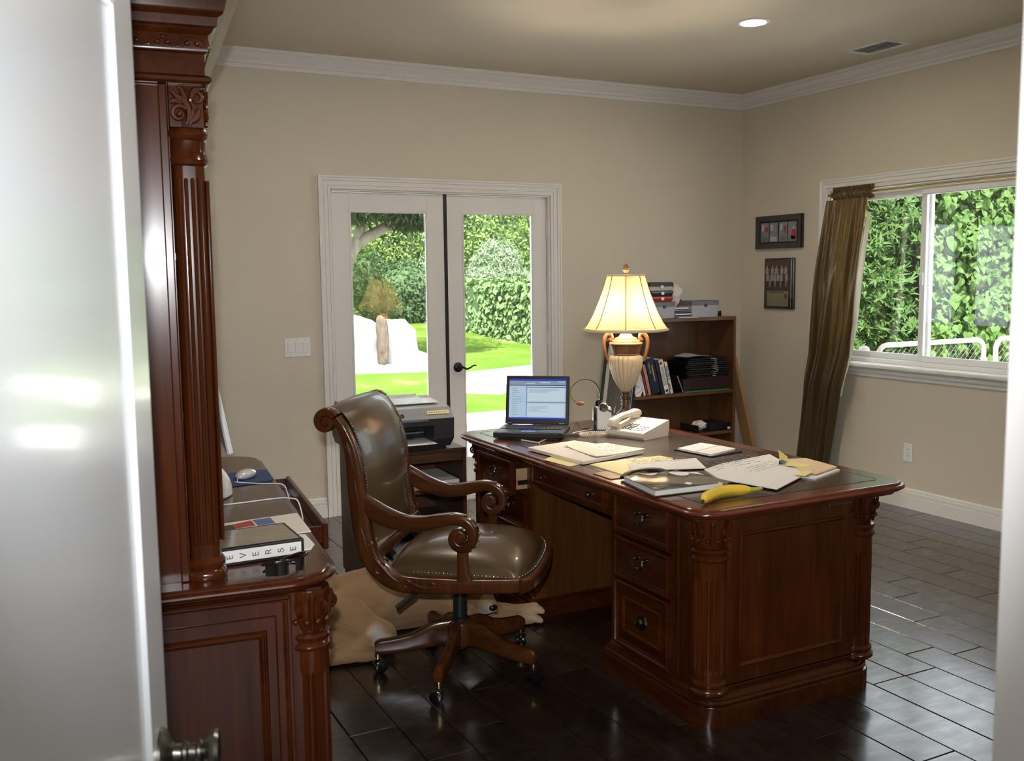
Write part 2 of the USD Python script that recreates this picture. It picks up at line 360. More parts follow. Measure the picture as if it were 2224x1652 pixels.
# ================================================================== THE SETTING
YB, XR, ZC = 5.938, 5.051, 2.848
XL, YE = -0.30, 0.60                                            # left wall, entry wall (room faces)
def floor_material():
    n = {'tc': ('texture_coordinate', {}), 'oi': ('object_info', {}), 'add': ('vector_math', {'math_type': 'add'}), 'off': ('vector_math', {'math_type': 'scale', 'scale': 7.0}), 'cx': ('combine_xyz', {}),
         'map': ('mapping', {'scale': (1, .1, 1)}), 'n1': ('noise_texture', {'scale': 16, 'detail': 7, 'roughness': .65, 'distortion': .5}),
         'r': ('rgb_ramp', {'ramp': [(.3, (.0085, .0052, .004)), (.55, (.020, .012, .009)), (.75, (.036, .022, .016))]}), 'hs': ('hsv', {}), 'mr': ('map_range', {'to_min': .7, 'to_max': 1.35}),
         'map2': ('mapping', {'scale': (1, 2.2, 1)}), 'n2': ('noise_texture', {'scale': 9, 'detail': 2}), 'mx': ('mix_float', {'fac': .3}), 'b': ('bump', {'strength': .32, 'distance': .006}),
         'rr': ('map_range', {'from_min': .3, 'from_max': .7, 'to_min': .22, 'to_max': .36}), 'p': ('principled_bsdf', {'coat_weight': .65, 'coat_roughness': .16, 'coat_ior': 1.5, 'specular_ior_level': .4})}
    L = [('oi.random', 'cx.x'), ('oi.random', 'cx.y'), ('cx.vector', 'off.vector1'), ('tc.object', 'add.vector1'), ('off.vector', 'add.vector2'), ('add.vector', 'map.vector'), ('map.vector', 'n1.vector'), ('n1.fac', 'r.fac'), ('r.color', 'hs.color'),
         ('oi.random', 'mr.value'), ('mr.result', 'hs.value'), ('hs.color', 'p.base_color'), ('add.vector', 'map2.vector'), ('map2.vector', 'n2.vector'), ('n2.fac', 'mx.a'), ('n1.fac', 'mx.b'),
         ('mx.result', 'b.height'), ('b.normal', 'p.normal'), ('n2.fac', 'rr.value'), ('rr.result', 'p.roughness')]
    M['floor_wood'] = usdkit.material(stage, '/World/Looks/floor_wood', n, L, surface='p.BSDF')
floor_material()
rng = random.Random(7)
fl = thing('floor', kind='structure')
part('subfloor', box(XL, XR, .45, YB + .02, -.06, -.011), 'subfloor', fl)
known = {-3: 2.243, 0: 2.457, 1: 2.455, 4: 2.835, 5: 3.10, 6: 3.28, -2: 1.976, -7: 3.22}
x = 2.734 - .1656 * 19; k = -19
while x < XR:
    a, b = max(x, XL), min(x + .1656, XR)
    if b - a > .01:
        cuts = [known[k]] if k in known else [rng.uniform(1.6, 3.4)]
        while cuts[0] > .62: cuts.insert(0, cuts[0] - rng.uniform(.85, 1.3))
        while cuts[-1] < YB - .02: cuts.append(cuts[-1] + rng.uniform(.85, 1.3))
        cuts[0], cuts[-1] = .47, YB
        for y0, y1 in zip(cuts, cuts[1:]):
            if y1 - y0 < .05: continue
            z = rng.uniform(-.0008, 0)
            part('plank', box(a + .001, b - .001, y0 + .001, y1 - .001, -.012, z, .0025), 'floor_wood', fl, smooth=False)
    x += .1656; k += 1

DX0, DX1, DZ = 1.800, 3.350, 2.055                               # french-door opening
struct('wall_back', cat_(box(XL - .2, DX0, YB, YB + .16, -.1, ZC + .1), box(DX1, XR + .16, YB, YB + .16, -.1, ZC + .1), box(DX0, DX1, YB, YB + .16, DZ, ZC + .1), box(DX0, DX1, YB, YB + .16, -.1, -.005)), 'wall_paint', False)
WY0, WY1, WZ0, WZ1 = 3.56, 5.02, .905, 2.055                     # side window opening
struct('wall_right', cat_(box(XR, XR + .16, YE - .15, WY0, -.1, ZC + .1), box(XR, XR + .16, WY1, YB, -.1, ZC + .1), box(XR, XR + .16, WY0, WY1, -.1, WZ0), box(XR, XR + .16, WY0, WY1, WZ1, ZC + .1)), 'wall_paint', False)
struct('wall_left', box(XL - .15, XL, YE - .15, YB, -.1, ZC + .1), 'wall_paint', False)
EX0, EX1 = -.085, .835                                            # entry doorway
struct('wall_entry', cat_(box(XL, EX0 - .02, YE - .15, YE, -.1, ZC + .1), box(EX1 + .02, XR, YE - .15, YE, -.1, ZC + .1), box(EX0 - .02, EX1 + .02, YE - .15, YE, 2.08, ZC + .1)), 'wall_paint', False)
struct('ceiling', box(XL, XR, YE, YB, ZC, ZC + .1), 'ceiling_paint', False)
struct('roof', box(XL - .6, XR + .55, -3.4, YB + .6, ZC + .16, ZC + .3), 'roofing', False)
# the hall behind the camera, open to the daylight of a wide window at its end
HX0, HX1, HY0 = -1.3, 2.2, -3.1
struct('floor_hall', box(HX0, HX1, HY0, .47, -.06, -.002), 'floor_wood', False)
struct('ceiling_hall', box(HX0, HX1, HY0, YE - .15, ZC, ZC + .1), 'ceiling_paint', False)
struct('wall_hall_left', box(HX0 - .12, HX0, HY0, YE - .15, -.1, ZC + .1), 'hall_paint', False)
struct('wall_hall_right', box(HX1, HX1 + .12, HY0, YE - .15, -.1, ZC + .1), 'hall_paint', False)
struct('wall_hall_back', cat_(box(HX0, -.75, HY0 - .12, HY0, -.1, ZC + .1), box(1.35, HX1, HY0 - .12, HY0, -.1, ZC + .1), box(-.75, 1.35, HY0 - .12, HY0, 2.4, ZC + .1), box(-.75, 1.35, HY0 - .12, HY0, -.1, 1.1)), 'hall_paint', False)

# crown moulding, baseboards
crown = [(0, 0), (.011, 0), (.013, .016), (.011, .020), (.011, .023), (.022, .026), (.026, .038), (.022, .042), (.022, .046), (.034, .056), (.046, .072), (.050, .078), (.050, .083), (.062, .086), (.067, .094), (.067, .1045), (0, .1045)]
crown = [(o, ZC - .1045 + z) for o, z in crown]
struct('trim_1', mould([(XL, YB), (XR, YB), (XR, YE)], crown), 'trim_paint', 18)
base = [(0, 0), (.020, 0), (.020, .080), (.011, .083), (.011, .087), (.017, .090), (.017, .104), (.008, .107), (.008, .111), (.012, .114), (.010, .124), (.004, .128), (0, .128)]
def baseboard(a, b): return mould([a, b], base)
struct('baseboard_back', cat_(baseboard((XL, YB), (DX0 - .088, YB)), baseboard((DX1 + .088, YB), (XR - .018, YB))), 'trim_paint', 18)
struct('baseboard_right', baseboard((XR, YB), (XR, YE)), 'trim_paint', 18)
# casings: a stepped profile, mitred
case = [(-.078, 0), (-.078, .012), (-.064, .013), (-.061, .006), (-.058, .006), (-.055, .013), (-.036, .015), (-.033, .009), (-.030, .009), (-.027, .018), (-.014, .020), (-.010, .025), (0, .025), (0, 0)]
def casing_back(x0, x1, z1):
    g = mould([(x0, -.002), (x0, z1), (x1, z1), (x1, -.002)], [(-o - .0, z) for o, z in case])
    return g
def casing(pts, o, ux, uy):                                      # pts run so that the opening lies to the right
    return tf(mould(pts, [(-q, z) for q, z in [(p[0] + .078, p[1]) for p in case]][::-1]), o, ux, uy)
g = casing([(DX0 - .006, 0), (DX0 - .006, DZ + .006), (DX1 + .006, DZ + .006), (DX1 + .006, 0)], (0, YB, 0), (1, 0, 0), (0, 0, 1))
struct('trim_2', g, 'trim_paint', 18)

# ------------------------------------------------------------------ french doors
usdkit_glass = {'t': ('transparent_bsdf', {'color': (.97, .985, .98)}), 'g': ('glossy_bsdf', {'color': (1, 1, 1), 'roughness': 0.0}), 'f': ('fresnel', {'IOR': 1.52}), 'ge': ('geometry', {}), 'bf': ('math', {'math_type': 'subtract', 'value1': 1.7}), 'b1': ('math', {'math_type': 'multiply', 'value2': 1.7}), 'm2': ('math', {'math_type': 'multiply', 'use_clamp': True}), 'm': ('mix_closure', {})}
for gname, gk in (('pane_glass', 3.0), ('window_glass', 1.5)):
    usdkit_glass['bf'] = ('math', {'math_type': 'subtract', 'value1': gk}); usdkit_glass['b1'] = ('math', {'math_type': 'multiply', 'value2': gk})
    M[gname] = usdkit.material(stage, '/World/Looks/' + gname, usdkit_glass, [('ge.backfacing', 'b1.value1'), ('b1.value', 'bf.value2'), ('bf.value', 'm2.value2'), ('f.fac', 'm2.value1'), ('m2.value', 'm.fac'), ('t.BSDF', 'm.closure1'), ('g.BSDF', 'm.closure2')], surface='m.closure')
jamb = cat_(box(DX0, DX0 + .008, YB - .002, YB + .15, 0, DZ), box(DX1 - .008, DX1, YB - .002, YB + .15, 0, DZ), box(DX0, DX1, YB - .002, YB + .15, DZ - .006, DZ), box(DX0, DX1, YB + .0, YB + .15, -.005, .012))
struct('trim_3', jamb, 'trim_paint', False)
def french_leaf(n, x0, x1, gx0, gx1, gz0=.275, gz1=1.932):
    t = thing(n, kind='structure'); y0, y1 = YB + .03, YB + .075
    zt, zb = DZ - .010, .014
    part('stile', box(x0, gx0, y0, y1, zb, zt, .002), 'trim_paint', t); part('stile', box(gx1, x1, y0, y1, zb, zt, .002), 'trim_paint', t)
    part('rail', box(gx0, gx1, y0, y1, gz1, zt, .002), 'trim_paint', t); part('rail', box(gx0, gx1, y0, y1, zb, gz0, .002), 'trim_paint', t)
    part('glazing_bead', frame(gx1 - gx0, gz1 - gz0, [(.001, 0), (.001, .010), (-.008, .006), (-.012, 0)], (gx0, y0 - .0001 + .006, gz0), (1, 0, 0), (0, 0, 1)), 'trim_paint', t)
    part('pane', box(gx0 - .004, gx1 + .004, y0 + .020, y0 + .024, gz0 - .004, gz1 + .004), 'pane_glass', t, smooth=False)
    return t
d1 = french_leaf('door_1', DX0 + .010, 2.568, 1.925, 2.450)
d2 = french_leaf('door_2', 2.588, DX1 - .010, 2.702, 3.236)
part('weatherstrip', box(2.5695, 2.5875, YB + .022, YB + .07, .014, DZ - .008), 'black_plastic', d1, smooth=False, label='black strip between the two leaves')
for d, hx in ((d1, DX0 + .009), (d2, DX1 - .009)):
    for z in (.30, 1.08, 1.83): part('hinge', cat_(cyl((hx, YB + .022, z - .05), (hx, YB + .022, z + .05), .007, 10), box(hx - .004, hx + .02, YB + .0285, YB + .0305, z - .048, z + .048)), 'trim_paint', d)
hy, hz, hx = YB + .03, .905, 2.652
h = part('door_handle', lathe([(0, 0), (.033, 0), (.033, .006), (.028, .012), (.016, .016), (.012, .03), (.012, .05), (0, .05)], 24), 'black_iron', d2, W=False)
h.GetParent()
UsdGeom.Xformable(h).AddTransformOp().Set(matrix((1.0, 0, 0), (0, 0, 1.0), (0, -1.0, 0), (hx, hy, hz)))
lev = sweep(spline([(0, 0, .044), (.02, .002, .046), (.045, -.010, .046), (.07, -.004, .046), (.095, .010, .046), (.115, .010, .046)], 6), circle(1, 8), scale=[(.010 - .006 * i / 30, .009 - .005 * i / 30) for i in range(31)])
part('lever', lev, 'black_iron', h, W=False)

# ------------------------------------------------------------------ side window
g = casing([(WY1 + .008, WZ0 - .02), (WY1 + .008, WZ1 + .006), (WY0 - .008, WZ1 + .006), (WY0 - .008, WZ0 - .02)], (XR, 0, 0), (0, 1, 0), (0, 0, 1))
g2 = tf(mould([(WY0 - .008, WZ0 - .02), (WY0 - .008, WZ1 + .006), (WY1 + .008, WZ1 + .006), (WY1 + .008, WZ0 - .02)], [(-q, z) for q, z in [(p[0] + .078, p[1]) for p in case]][::-1]), (XR, 0, 0), (0, 1, 0), (0, 0, 1), (-1, 0, 0))
struct('trim_4', g2, 'trim_paint', 18)
stool = mould([(XR, WY1 + .11), (XR, WY0 - .11)], [(0, WZ0 - .028), (.040, WZ0 - .028), (.048, WZ0 - .022), (.048, WZ0 - .008), (.042, WZ0), (0, WZ0)])
apron = mould([(XR, WY1 + .085), (XR, WY0 - .085)], [(0, WZ0 - .085), (.010, WZ0 - .085), (.012, WZ0 - .065), (.018, WZ0 - .060), (.018, WZ0 - .040), (.024, WZ0 - .034), (.024, WZ0 - .028), (0, WZ0 - .028)])
struct('trim_5', cat_(stool, apron, box(XR, XR + .08, WY0, WY1, WZ0 - .02, WZ0 + .002), box(XR, XR + .08, WY0 - .002, WY0 + .004, WZ0, WZ1), box(XR, XR + .08, WY1 - .004, WY1 + .002, WZ0, WZ1), box(XR, XR + .08, WY0, WY1, WZ1 - .004, WZ1 + .002)), 'trim_paint', 18)
w = thing('window_1', kind='structure'); wx0, wx1 = XR + .055, XR + .125
def wrect(y0, y1, z0, z1, b, x0, x1): return cat_(box(x0, x1, y0, y0 + b, z0, z1, .003), box(x0, x1, y1 - b, y1, z0, z1, .003), box(x0, x1, y0 + b, y1 - b, z0, z0 + b, .003), box(x0, x1, y0 + b, y1 - b, z1 - b, z1, .003))
part('window_frame', wrect(WY0 + .002, WY1 - .002, WZ0, WZ1, .032, wx0, wx1), 'vinyl_white', w)
part('sash', wrect(4.262, WY1 - .034, WZ0 + .032, WZ1 - .032, .040, wx0 + .036, wx0 + .062), 'vinyl_white', w)
part('sash', wrect(WY0 + .034, 4.318, WZ0 + .032, WZ1 - .032, .040, wx0 + .006, wx0 + .032), 'vinyl_white', w)
part('pane', box(wx0 + .047, wx0 + .051, 4.30, WY1 - .072, WZ0 + .070, WZ1 - .070), 'window_glass', w, smooth=False)
part('pane', box(wx0 + .017, wx0 + .021, WY0 + .072, 4.28, WZ0 + .070, WZ1 - .070), 'window_glass', w, smooth=False)
part('latch', box(wx0 - .006, wx0 + .008, 4.285, 4.312, 1.42, 1.50, .003), 'vinyl_white', w)

# ------------------------------------------------------------------ entry door leaf (hinged at the doorway's left jamb) and the jamb at the right
u = np.array([.2756, .9613]); free = np.array([.155, 1.3335]); hinge = free - u * .80
t = thing('door_3', kind='structure', loc=(*hinge, 0), rz=math.atan2(u[1], u[0]))   # local x along the leaf, local -y faces the camera
LW, LT = .80, .035
part('panel', box(.10, LW - .10, .006, LT, .2, 1.85), 'door_paint', t, W=False)
part('stile', box(0, .115, 0, LT, .012, 2.04, .002), 'door_paint', t, W=False); part('stile', box(LW - .115, LW, 0, LT, .012, 2.04, .002), 'door_paint', t, W=False)
part('rail', box(.115, LW - .115, 0, LT, .012, .24), 'door_paint', t, W=False); part('rail', box(.115, LW - .115, 0, LT, 1.815, 2.04), 'door_paint', t, W=False)
part('panel_moulding', tf(mould([(.115, .24), (LW - .115, .24), (LW - .115, 1.815), (.115, 1.815)], [(.001, 0), (.001, .006), (0, .006), (-.005, .0008), (-.0055, 0)], True), (0, .006, 0), (1, 0, 0), (0, 0, 1), (0, -1, 0)), 'door_paint', t, W=False)
kb = part('door_knob', tf(lathe([(0, 0), (.034, 0), (.034, .004), (.029, .009), (.020, .012), (.013, .017), (.0115, .026), (.0145, .029), (.0145, .033), (.011, .036), (.011, .044), (.0145, .047), (.0145, .050), (.012, .053), (.019, .058), (.025, .063), (.027, .068), (.025, .073), (0, .075)], 28), (LW - .062, 0, .895), (1, 0, 0), (0, 0, 1), (0, -1, 0)), 'pewter', t, W=False)
part('latch_plate', box(LW - .001, LW + .0012, .006, .029, .86, .93), 'pewter', t, W=False)
jy0, jy1 = YE - .15, YE
struct('trim_6', cat_(box(EX1, EX1 + .02, jy0, jy1, -.005, 2.08), box(EX0 - .02, EX0, jy0, jy1, -.005, 2.08), box(EX0 - .02, EX1 + .02, jy0, jy1, 2.06, 2.08)), 'trim_paint', False)

# ------------------------------------------------------------------ ceiling fittings
emit('bulb_glow', (1.0, .88, .74), 150.0)
def recessed(x, y, label, on=0):
    t = thing('recessed_light', label, 'light', (x, y, ZC), group=None)
    part('trim_ring', lathe([(.070, -.0005), (.088, -.0005), (.090, -.004), (.086, -.007), (.070, -.006)], 36, ring=True), 'trim_paint', t, W=False)
    part('lamp_lens', lathe([(0, -.0015), (.071, -.0015), (.071, -.003), (0, -.004)], 36), 'bulb_glow', t, W=False)

recessed(3.635, 4.20, 'round white recessed light glowing in the beige ceiling')
recessed(1.45, 4.20, 'recessed ceiling light above the desk chair, beyond the picture\'s upper edge')
recessed(3.635, 1.90, 'recessed ceiling light before the side window, nearer the doorway')
recessed(1.45, 1.90, 'recessed ceiling light nearest the doorway, above the cabinet end')
t = thing('air_vent', 'flat white louvred air vent in the ceiling near the side wall', 'vent', (4.71, 4.335, ZC))
part('vent_frame', frame(.20, .32, [(.0, 0), (0, .006), (-.004, .009), (-.030, .004), (-.030, 0)], (-.10, .16, 0), (1, 0, 0), (0, -1, 0)), 'trim_paint', t, W=False)
part('backing', box(-.075, .075, -.135, .135, -.0012, -.0004), 'light_grey', t, W=False)
for k in range(11):
    y = -.122 + k * .0244
    part('louvre', tf(box(-.072, .072, -.010, .010, -.0008, .0008), (0, y, -.0055), (1, 0, 0), (0, .94, .34)), 'trim_paint', t, W=False, smooth=False)

# ------------------------------------------------------------------ switch plate, outlet
t = thing('switch_plate', 'white three-gang rocker switch plate beside the french doors', 'switch', (1.559, YB, 1.087))
part('cover_plate', box(-.081, .081, -.006, 0, -.059, .059, .003), 'white_plastic', t, W=False)
for k in (-1, 0, 1):
    part('rocker', cat_(box(k * .046 - .0165, k * .046 + .0165, -.0075, -.005, -.034, .034, .001), tf(box(-.0145, .0145, -.003, .001, -.031, .031), (k * .046, -.0078, 0), (1, 0, 0), (0, 1, .06))), 'white_plastic', t, W=False)
    for z in (-.047, .047): part('screw', cyl((k * .046, -.0068, z), (k * .046, -.0058, z), .0032, 10), 'light_grey', t, W=False)
t = thing('wall_outlet', 'white duplex wall outlet below the side window', 'outlet', (XR, 4.308, .356))
part('cover_plate', box(-.006, 0, -.036, .036, -.059, .059, .003), 'white_plastic', t, W=False)
for z in (-.020, .020):
    part('socket', tf(extrude(rrect(-.016, .016, -.014, .014, .009, 4), .0025), (-.0058, 0, z), (0, -1, 0), (0, 0, 1)), 'white_plastic', t, W=False)
    for y in (-.006, .006): part('slot', box(-.0087, -.0081, y - .001, y + .001, z - .003, z + .006), 'black_plastic', t, W=False)
part('screw', cyl((-.0068, 0, 0), (-.0058, 0, 0), .003, 10), 'light_grey', t, W=False)

# ================================================================== DESK
def arc(cx, cy, r, a0, a1, n=10): return [(cx + r * math.cos(a0 + (a1 - a0) * k / n), cy + r * math.sin(a0 + (a1 - a0) * k / n)) for k in range(n + 1)]

def spiral(c, r0, r1, turns, a0, n=40, s=1):
    return [(c[0] + (r0 + (r1 - r0) * k / n) * math.cos(a0 + s * turns * 2 * PI * k / n), c[1] + (r0 + (r1 - r0) * k / n) * math.sin(a0 + s * turns * 2 * PI * k / n)) for k in range(n + 1)]

def moved(g, c): g = raw(g).copy(); g.apply_translation(c); return g

def column_parts(t, x, y, r, z0, z1, cap, W=True, flutes=18):
    """Fluted corner column: base rings, shaft, neck band and carved capital."""
    f1 = z1 - cap
    part('column_shaft', lathe([(r * .94, z0 + .05), (r * .94, z0 + .075)] + [(r * .94, z0 + .076 + k * (f1 - .112 - z0 - .076) / 20) for k in range(21)] + [(r * .94, f1 - .10), (r * .94, f1 - .045)], 108, (x, y, 0),
         lambda a, z: 1 - (.13 * max(0, math.cos(a * flutes)) ** .7 if z0 + .08 < z < f1 - .105 else 0)), 'mahogany_z', t, W=W)
    part('column_base', lathe([(r * 1.06, z0), (r * 1.16, z0 + .006), (r * 1.16, z0 + .016), (r * 1.03, z0 + .021), (r * .98, z0 + .027), (r * 1.07, z0 + .033), (r * 1.07, z0 + .041), (r * .98, z0 + .048), (r * .90, z0 + .052)], 40, (x, y, 0)), 'mahogany_z', t, W=W)
    part('column_band', lathe([(r * .92, f1 - .046), (r * 1.06, f1 - .042), (r * 1.12, f1 - .034), (r * 1.06, f1 - .027), (r * .96, f1 - .022), (r * 1.02, f1 - .014), (r * 1.10, f1 - .008), (r * 1.02, f1 - .001), (r * .85, f1 + .002)], 40, (x, y, 0)), 'mahogany_z', t, W=W)
    part('carved_capital', moved(acanthus0(r, cap), (x, y, f1)), 'mahogany_z', t, W=W)

_cap = {}
def acanthus0(r, h):
    if (r, h) not in _cap:
        _cap[(r, h)] = acanthus_mesh(r, h)
    return _cap[(r, h)]
def acanthus_mesh(r, h, leaves=6):
    P = np.array([(r * .80, 0), (r * .84, h * .12), (r * .88, h * .4), (r * .96, h * .7), (r * 1.06, h * .88), (r * 1.12, h * .97), (r * 1.05, h)])
    prof = [(float(np.interp(z, P[:, 1], P[:, 0])), float(z)) for z in np.linspace(0, h, 15)]
    def mod(a, z):
        w = abs(math.sin(a * leaves / 2)) ** .6; v = abs(math.sin(a * leaves * 2.5)); q = z / h
        return 1 + .16 * w * math.sin(PI * min(1, q * 1.1)) - .05 * v * q
    g = [lathe(prof, 72, (0, 0, 0), mod)]
    for k in range(leaves):
        a = (k + .5) * 2 * PI / leaves; b = k * 2 * PI / leaves
        sp = [(r * 1.04 + q[0], q[1]) for q in spiral((0, h * .62), h * .17, h * .03, 1.4, -PI / 2, 18)]
        g.append(sweep([(math.cos(a) * q[0], math.sin(a) * q[0], q[1]) for q in sp], circle(h * .05, 6)))
        g.append(sweep([(math.cos(b) * rr, math.sin(b) * rr, z) for rr, z in ((r * .95, h * .1), (r * 1.04, h * .5), (r * 1.14, h * .8), (r * 1.24, h * .93), (r * 1.26, h * .84))], circle(1, 6), scale=[h * .04, h * .06, h * .08, h * .06, h * .03]))
        g.append(sphere((math.cos(b + .25) * r * 1.06, math.sin(b + .25) * r * 1.06, h * .30), h * .08, 1)); g.append(sphere((math.cos(b - .25) * r * 1.06, math.sin(b - .25) * r * 1.06, h * .30), h * .08, 1))
    return cat_(*g)

OGEE = [(0, -.001), (-.004, 0), (-.012, -.003), (-.014, -.010), (-.006, -.014), (0, -.018), (.004, -.024), (0, -.030), (-.010, -.034), (-.020, -.040), (-.040, -.045)]
TOPZ = .755
def top_slab(x0, x1, y0, y1, r, z):
    pr = [(-.022, z), (-.015, z - .0012), (-.011, z - .0045), (-.0105, z - .0085), (-.002, z - .0095), (.003, z - .013), (.004, z - .0175), (.002, z - .022), (-.004, z - .0255), (-.012, z - .027), (-.0125, z - .031), (-.020, z - .033), (-.030, z - .038), (-.036, z - .046)]
    return slab(x0, x1, y0, y1, r, [(o, zz) for o, zz in pr][::-1])

desk = thing('executive_desk', 'large dark mahogany executive desk with fluted corner columns, papers spread on it', 'desk', (2.3775, 3.36, 0))
DX, DXR, DY0, DY1 = 1.985, 2.715, 2.478, 4.245
top = part('desktop', top_slab(1.895, 2.862, 2.400, 4.322, .10, TOPZ), 'desk_border_wood', desk, smooth=24)
part('writing_surface', slab(1.895 + .092, 2.862 - .092, 2.40 + .092, 4.322 - .092, .03, [(0, TOPZ - .001), (0, TOPZ + .0006)]), 'desk_top_wood', top)
part('inlay_line', mould(rrect(1.895 + .088, 2.862 - .088, 2.40 + .088, 4.322 - .088, .032), [(-.002, TOPZ - .0005), (.002, TOPZ - .0005), (.002, TOPZ + .0009), (-.002, TOPZ + .0009)], True), 'black_plastic', top)
PED = ((DY0, 3.055), (3.672, DY1))
for i, (a, b) in enumerate(PED):
    part('pedestal_body', box(DX, DXR, a, b, .05, .712), 'mahogany_z' if i == 0 else 'knee_panel_wood', desk)
    ya, yb = a - .036, b + .012 if i == 0 else b + .036
    if i: ya = a - .012
    rr = [.075, .075, .015, .015] if i == 0 else [.015, .015, .075, .075]
    part('plinth', slab(DX - .005, DXR + .005, ya + .03, yb - .03 if i else yb, rr, [(.03, 0), (.03, .062), (.027, .068), (.020, .070), (.023, .078), (.018, .086), (.010, .088), (.008, .096), (-.004, .108), (-.012, .112)]), 'mahogany_y', desk)
part('modesty_panel', box(2.66, 2.69, 3.055, 3.672, .06, .712), 'knee_panel_wood', desk)
part('apron', box(DX + .002, DX + .03, 3.055, 3.672, .592, .712, .002), 'mahogany_y', desk)
for x in (DX + .030, DXR - .030):
    for y in (DY0 + .030, DY1 - .030): column_parts(desk, x, y, .058, .108, .712, .105)
BEAD = [(.010, 0), (.010, .003), (.006, .009), (.002, .010), (0, .006), (-.004, .006), (-.010, .002), (-.012, 0)]
THIN = [(.006, 0), (.005, .004), (0, .007), (-.005, .004), (-.008, 0)]
def end_panel(y, sgn):
    n = (1, 0, 0) if sgn < 0 else (-1, 0, 0); x0 = DX if sgn < 0 else DXR
    def fr(xa, xb, za, zb, prof, d): return tf(mould([(xa - DX, za), (xb - DX, za), (xb - DX, zb), (xa - DX, zb)], prof, True), (x0, y + sgn * d, 0), n, (0, 0, 1), (0, sgn, 0))
    s = part('end_panel', cat_(box(2.058, 2.645, y, y + sgn * .006, .128, .70)), 'mahogany_z', desk)
    part('outer_moulding', fr(2.050, 2.652, .128, .704, BEAD, 0), 'mahogany_x', desk)
    part('panel_moulding', fr(2.118, 2.584, .190, .642, THIN, .006), 'mahogany_x', desk)
end_panel(DY0, -1); end_panel(DY1, 1)
part('slide_pull', box(2.505, 2.62, DY0 - .012, DY0 - .002, .688, .706, .002), 'pewter', desk, label='small dark metal pull under the top')

def bail(t, x, y, z, w=.052):
    b = [cyl((x + .002, y + s * w / 2, z), (x - .006, y + s * w / 2, z), .010, 12) for s in (-1, 1)] + [sphere((x - .012, y + s * w / 2, z), .0065, 1) for s in (-1, 1)]
    b.append(sweep(spline([(x - .016, y - w / 2, z), (x - .020, y - w / 2 - .004, z - .018), (x - .020, y - w / 4, z - .034), (x - .020, y, z - .029), (x - .020, y + w / 4, z - .034), (x - .020, y + w / 2 + .004, z - .018), (x - .016, y + w / 2, z)], 5), circle(.0034, 7)))
    b += [sphere((x - .020, y, z - .029), .006, 1)]
    return part('handle', cat_(*b), 'pewter', t)

def drawer(name, x, y0, y1, z0, z1, kind):
    g = [box(x - .016, x + .004, y0, y1, z0, z1, .004)]
    p = part(name, g[0], 'mahogany_y', desk)
    part('drawer_moulding', tf(mould([(0, 0), (y1 - y0, 0), (y1 - y0, z1 - z0), (0, z1 - z0)], [(0, -.001), (0, .008), (-.004, .012), (-.010, .012), (-.014, .006), (-.020, .004), (-.024, -.001)], True), (x - .016, y1, z0), (0, -1, 0), (0, 0, 1), (-1, 0, 0)), 'mahogany_y', p)
    yc, zc = (y0 + y1) / 2, (z0 + z1) / 2
    if kind == 'bail': bail(p, x - .016, yc, zc + .022)
    if kind == 'rosette':
        part('inner_moulding', tf(mould([(0, 0), (y1 - y0 - .11, 0), (y1 - y0 - .11, z1 - z0 - .12), (0, z1 - z0 - .12)], THIN, True), (x - .016, y1 - .055, z0 + .06), (0, -1, 0), (0, 0, 1), (-1, 0, 0)), 'mahogany_y', p)
        part('handle', tf(cat_(lathe([(0, 0), (.030, 0), (.030, .003), (.024, .006), (.012, .005), (.010, .012), (.014, .018), (0, .022)], 32, (0, 0, 0), lambda a, q: 1 + .06 * math.cos(8 * a))), (x - .017, yc, zc), (0, -1, 0), (0, 0, 1), (-1, 0, 0)), 'pewter', p)
    if kind == 'knobs':
        for y in (y0 + .10, y1 - .10): part('handle', tf(lathe([(0, 0), (.011, 0), (.010, .003), (.005, .006), (.005, .012), (.011, .016), (.012, .020), (.008, .025), (0, .026)], 16), (x - .016, y, zc), (0, -1, 0), (0, 0, 1), (-1, 0, 0)), 'pewter', p)
    return p
for k, (a, b) in enumerate(((2.665, 3.005), (3.715, 4.055))):
    off = -.068 if k else 0
    p = drawer('drawer', DX + off, a, b, .552, .706, 'bail')
    if not k: part('lock', tf(lathe([(0, 0), (.009, 0), (.009, .003), (.007, .004), (0, .004)], 16), (DX - .017, (a + b) / 2 + .06, .688), (0, -1, 0), (0, 0, 1), (-1, 0, 0)), 'pewter', p)
    else:
        for yy in (a + .022, b - .034): part('drawer_side', box(DX + off + .003, DX + .30, yy, yy + .012, .572, .664), 'drawer_pine', p, label='pale pine side of the pulled-out drawer')
        part('drawer_bottom', box(DX + off + .003, DX + .30, a + .03, b - .03, .572, .578), 'drawer_pine', p)
        part('drawer_runner', box(DX + off + .02, DX + .02, a + .018, a + .0225, .592, .612), 'black_plastic', p)
    drawer('drawer', DX, a, b, .386, .540, 'bail')
    drawer('drawer', DX, a, b, .126, .374, 'rosette')
drawer('drawer', DX, 3.075, 3.652, .612, .704, 'knobs')
for a, b in PED:                                                 # reeded stiles on each side of the drawers
    for yy in ((a + .150, a + .166), (a + .542, a + .556)) if a < 3 else ((a + .020, a + .036), (a + .404, a + .420)):
        part('stile_reed', cat_(*[box(DX - .005, DX + .002, yy[0] + k * .006, yy[0] + k * .006 + .0045, .116, .710, .0012) for k in range(2)]), 'mahogany_z', desk)

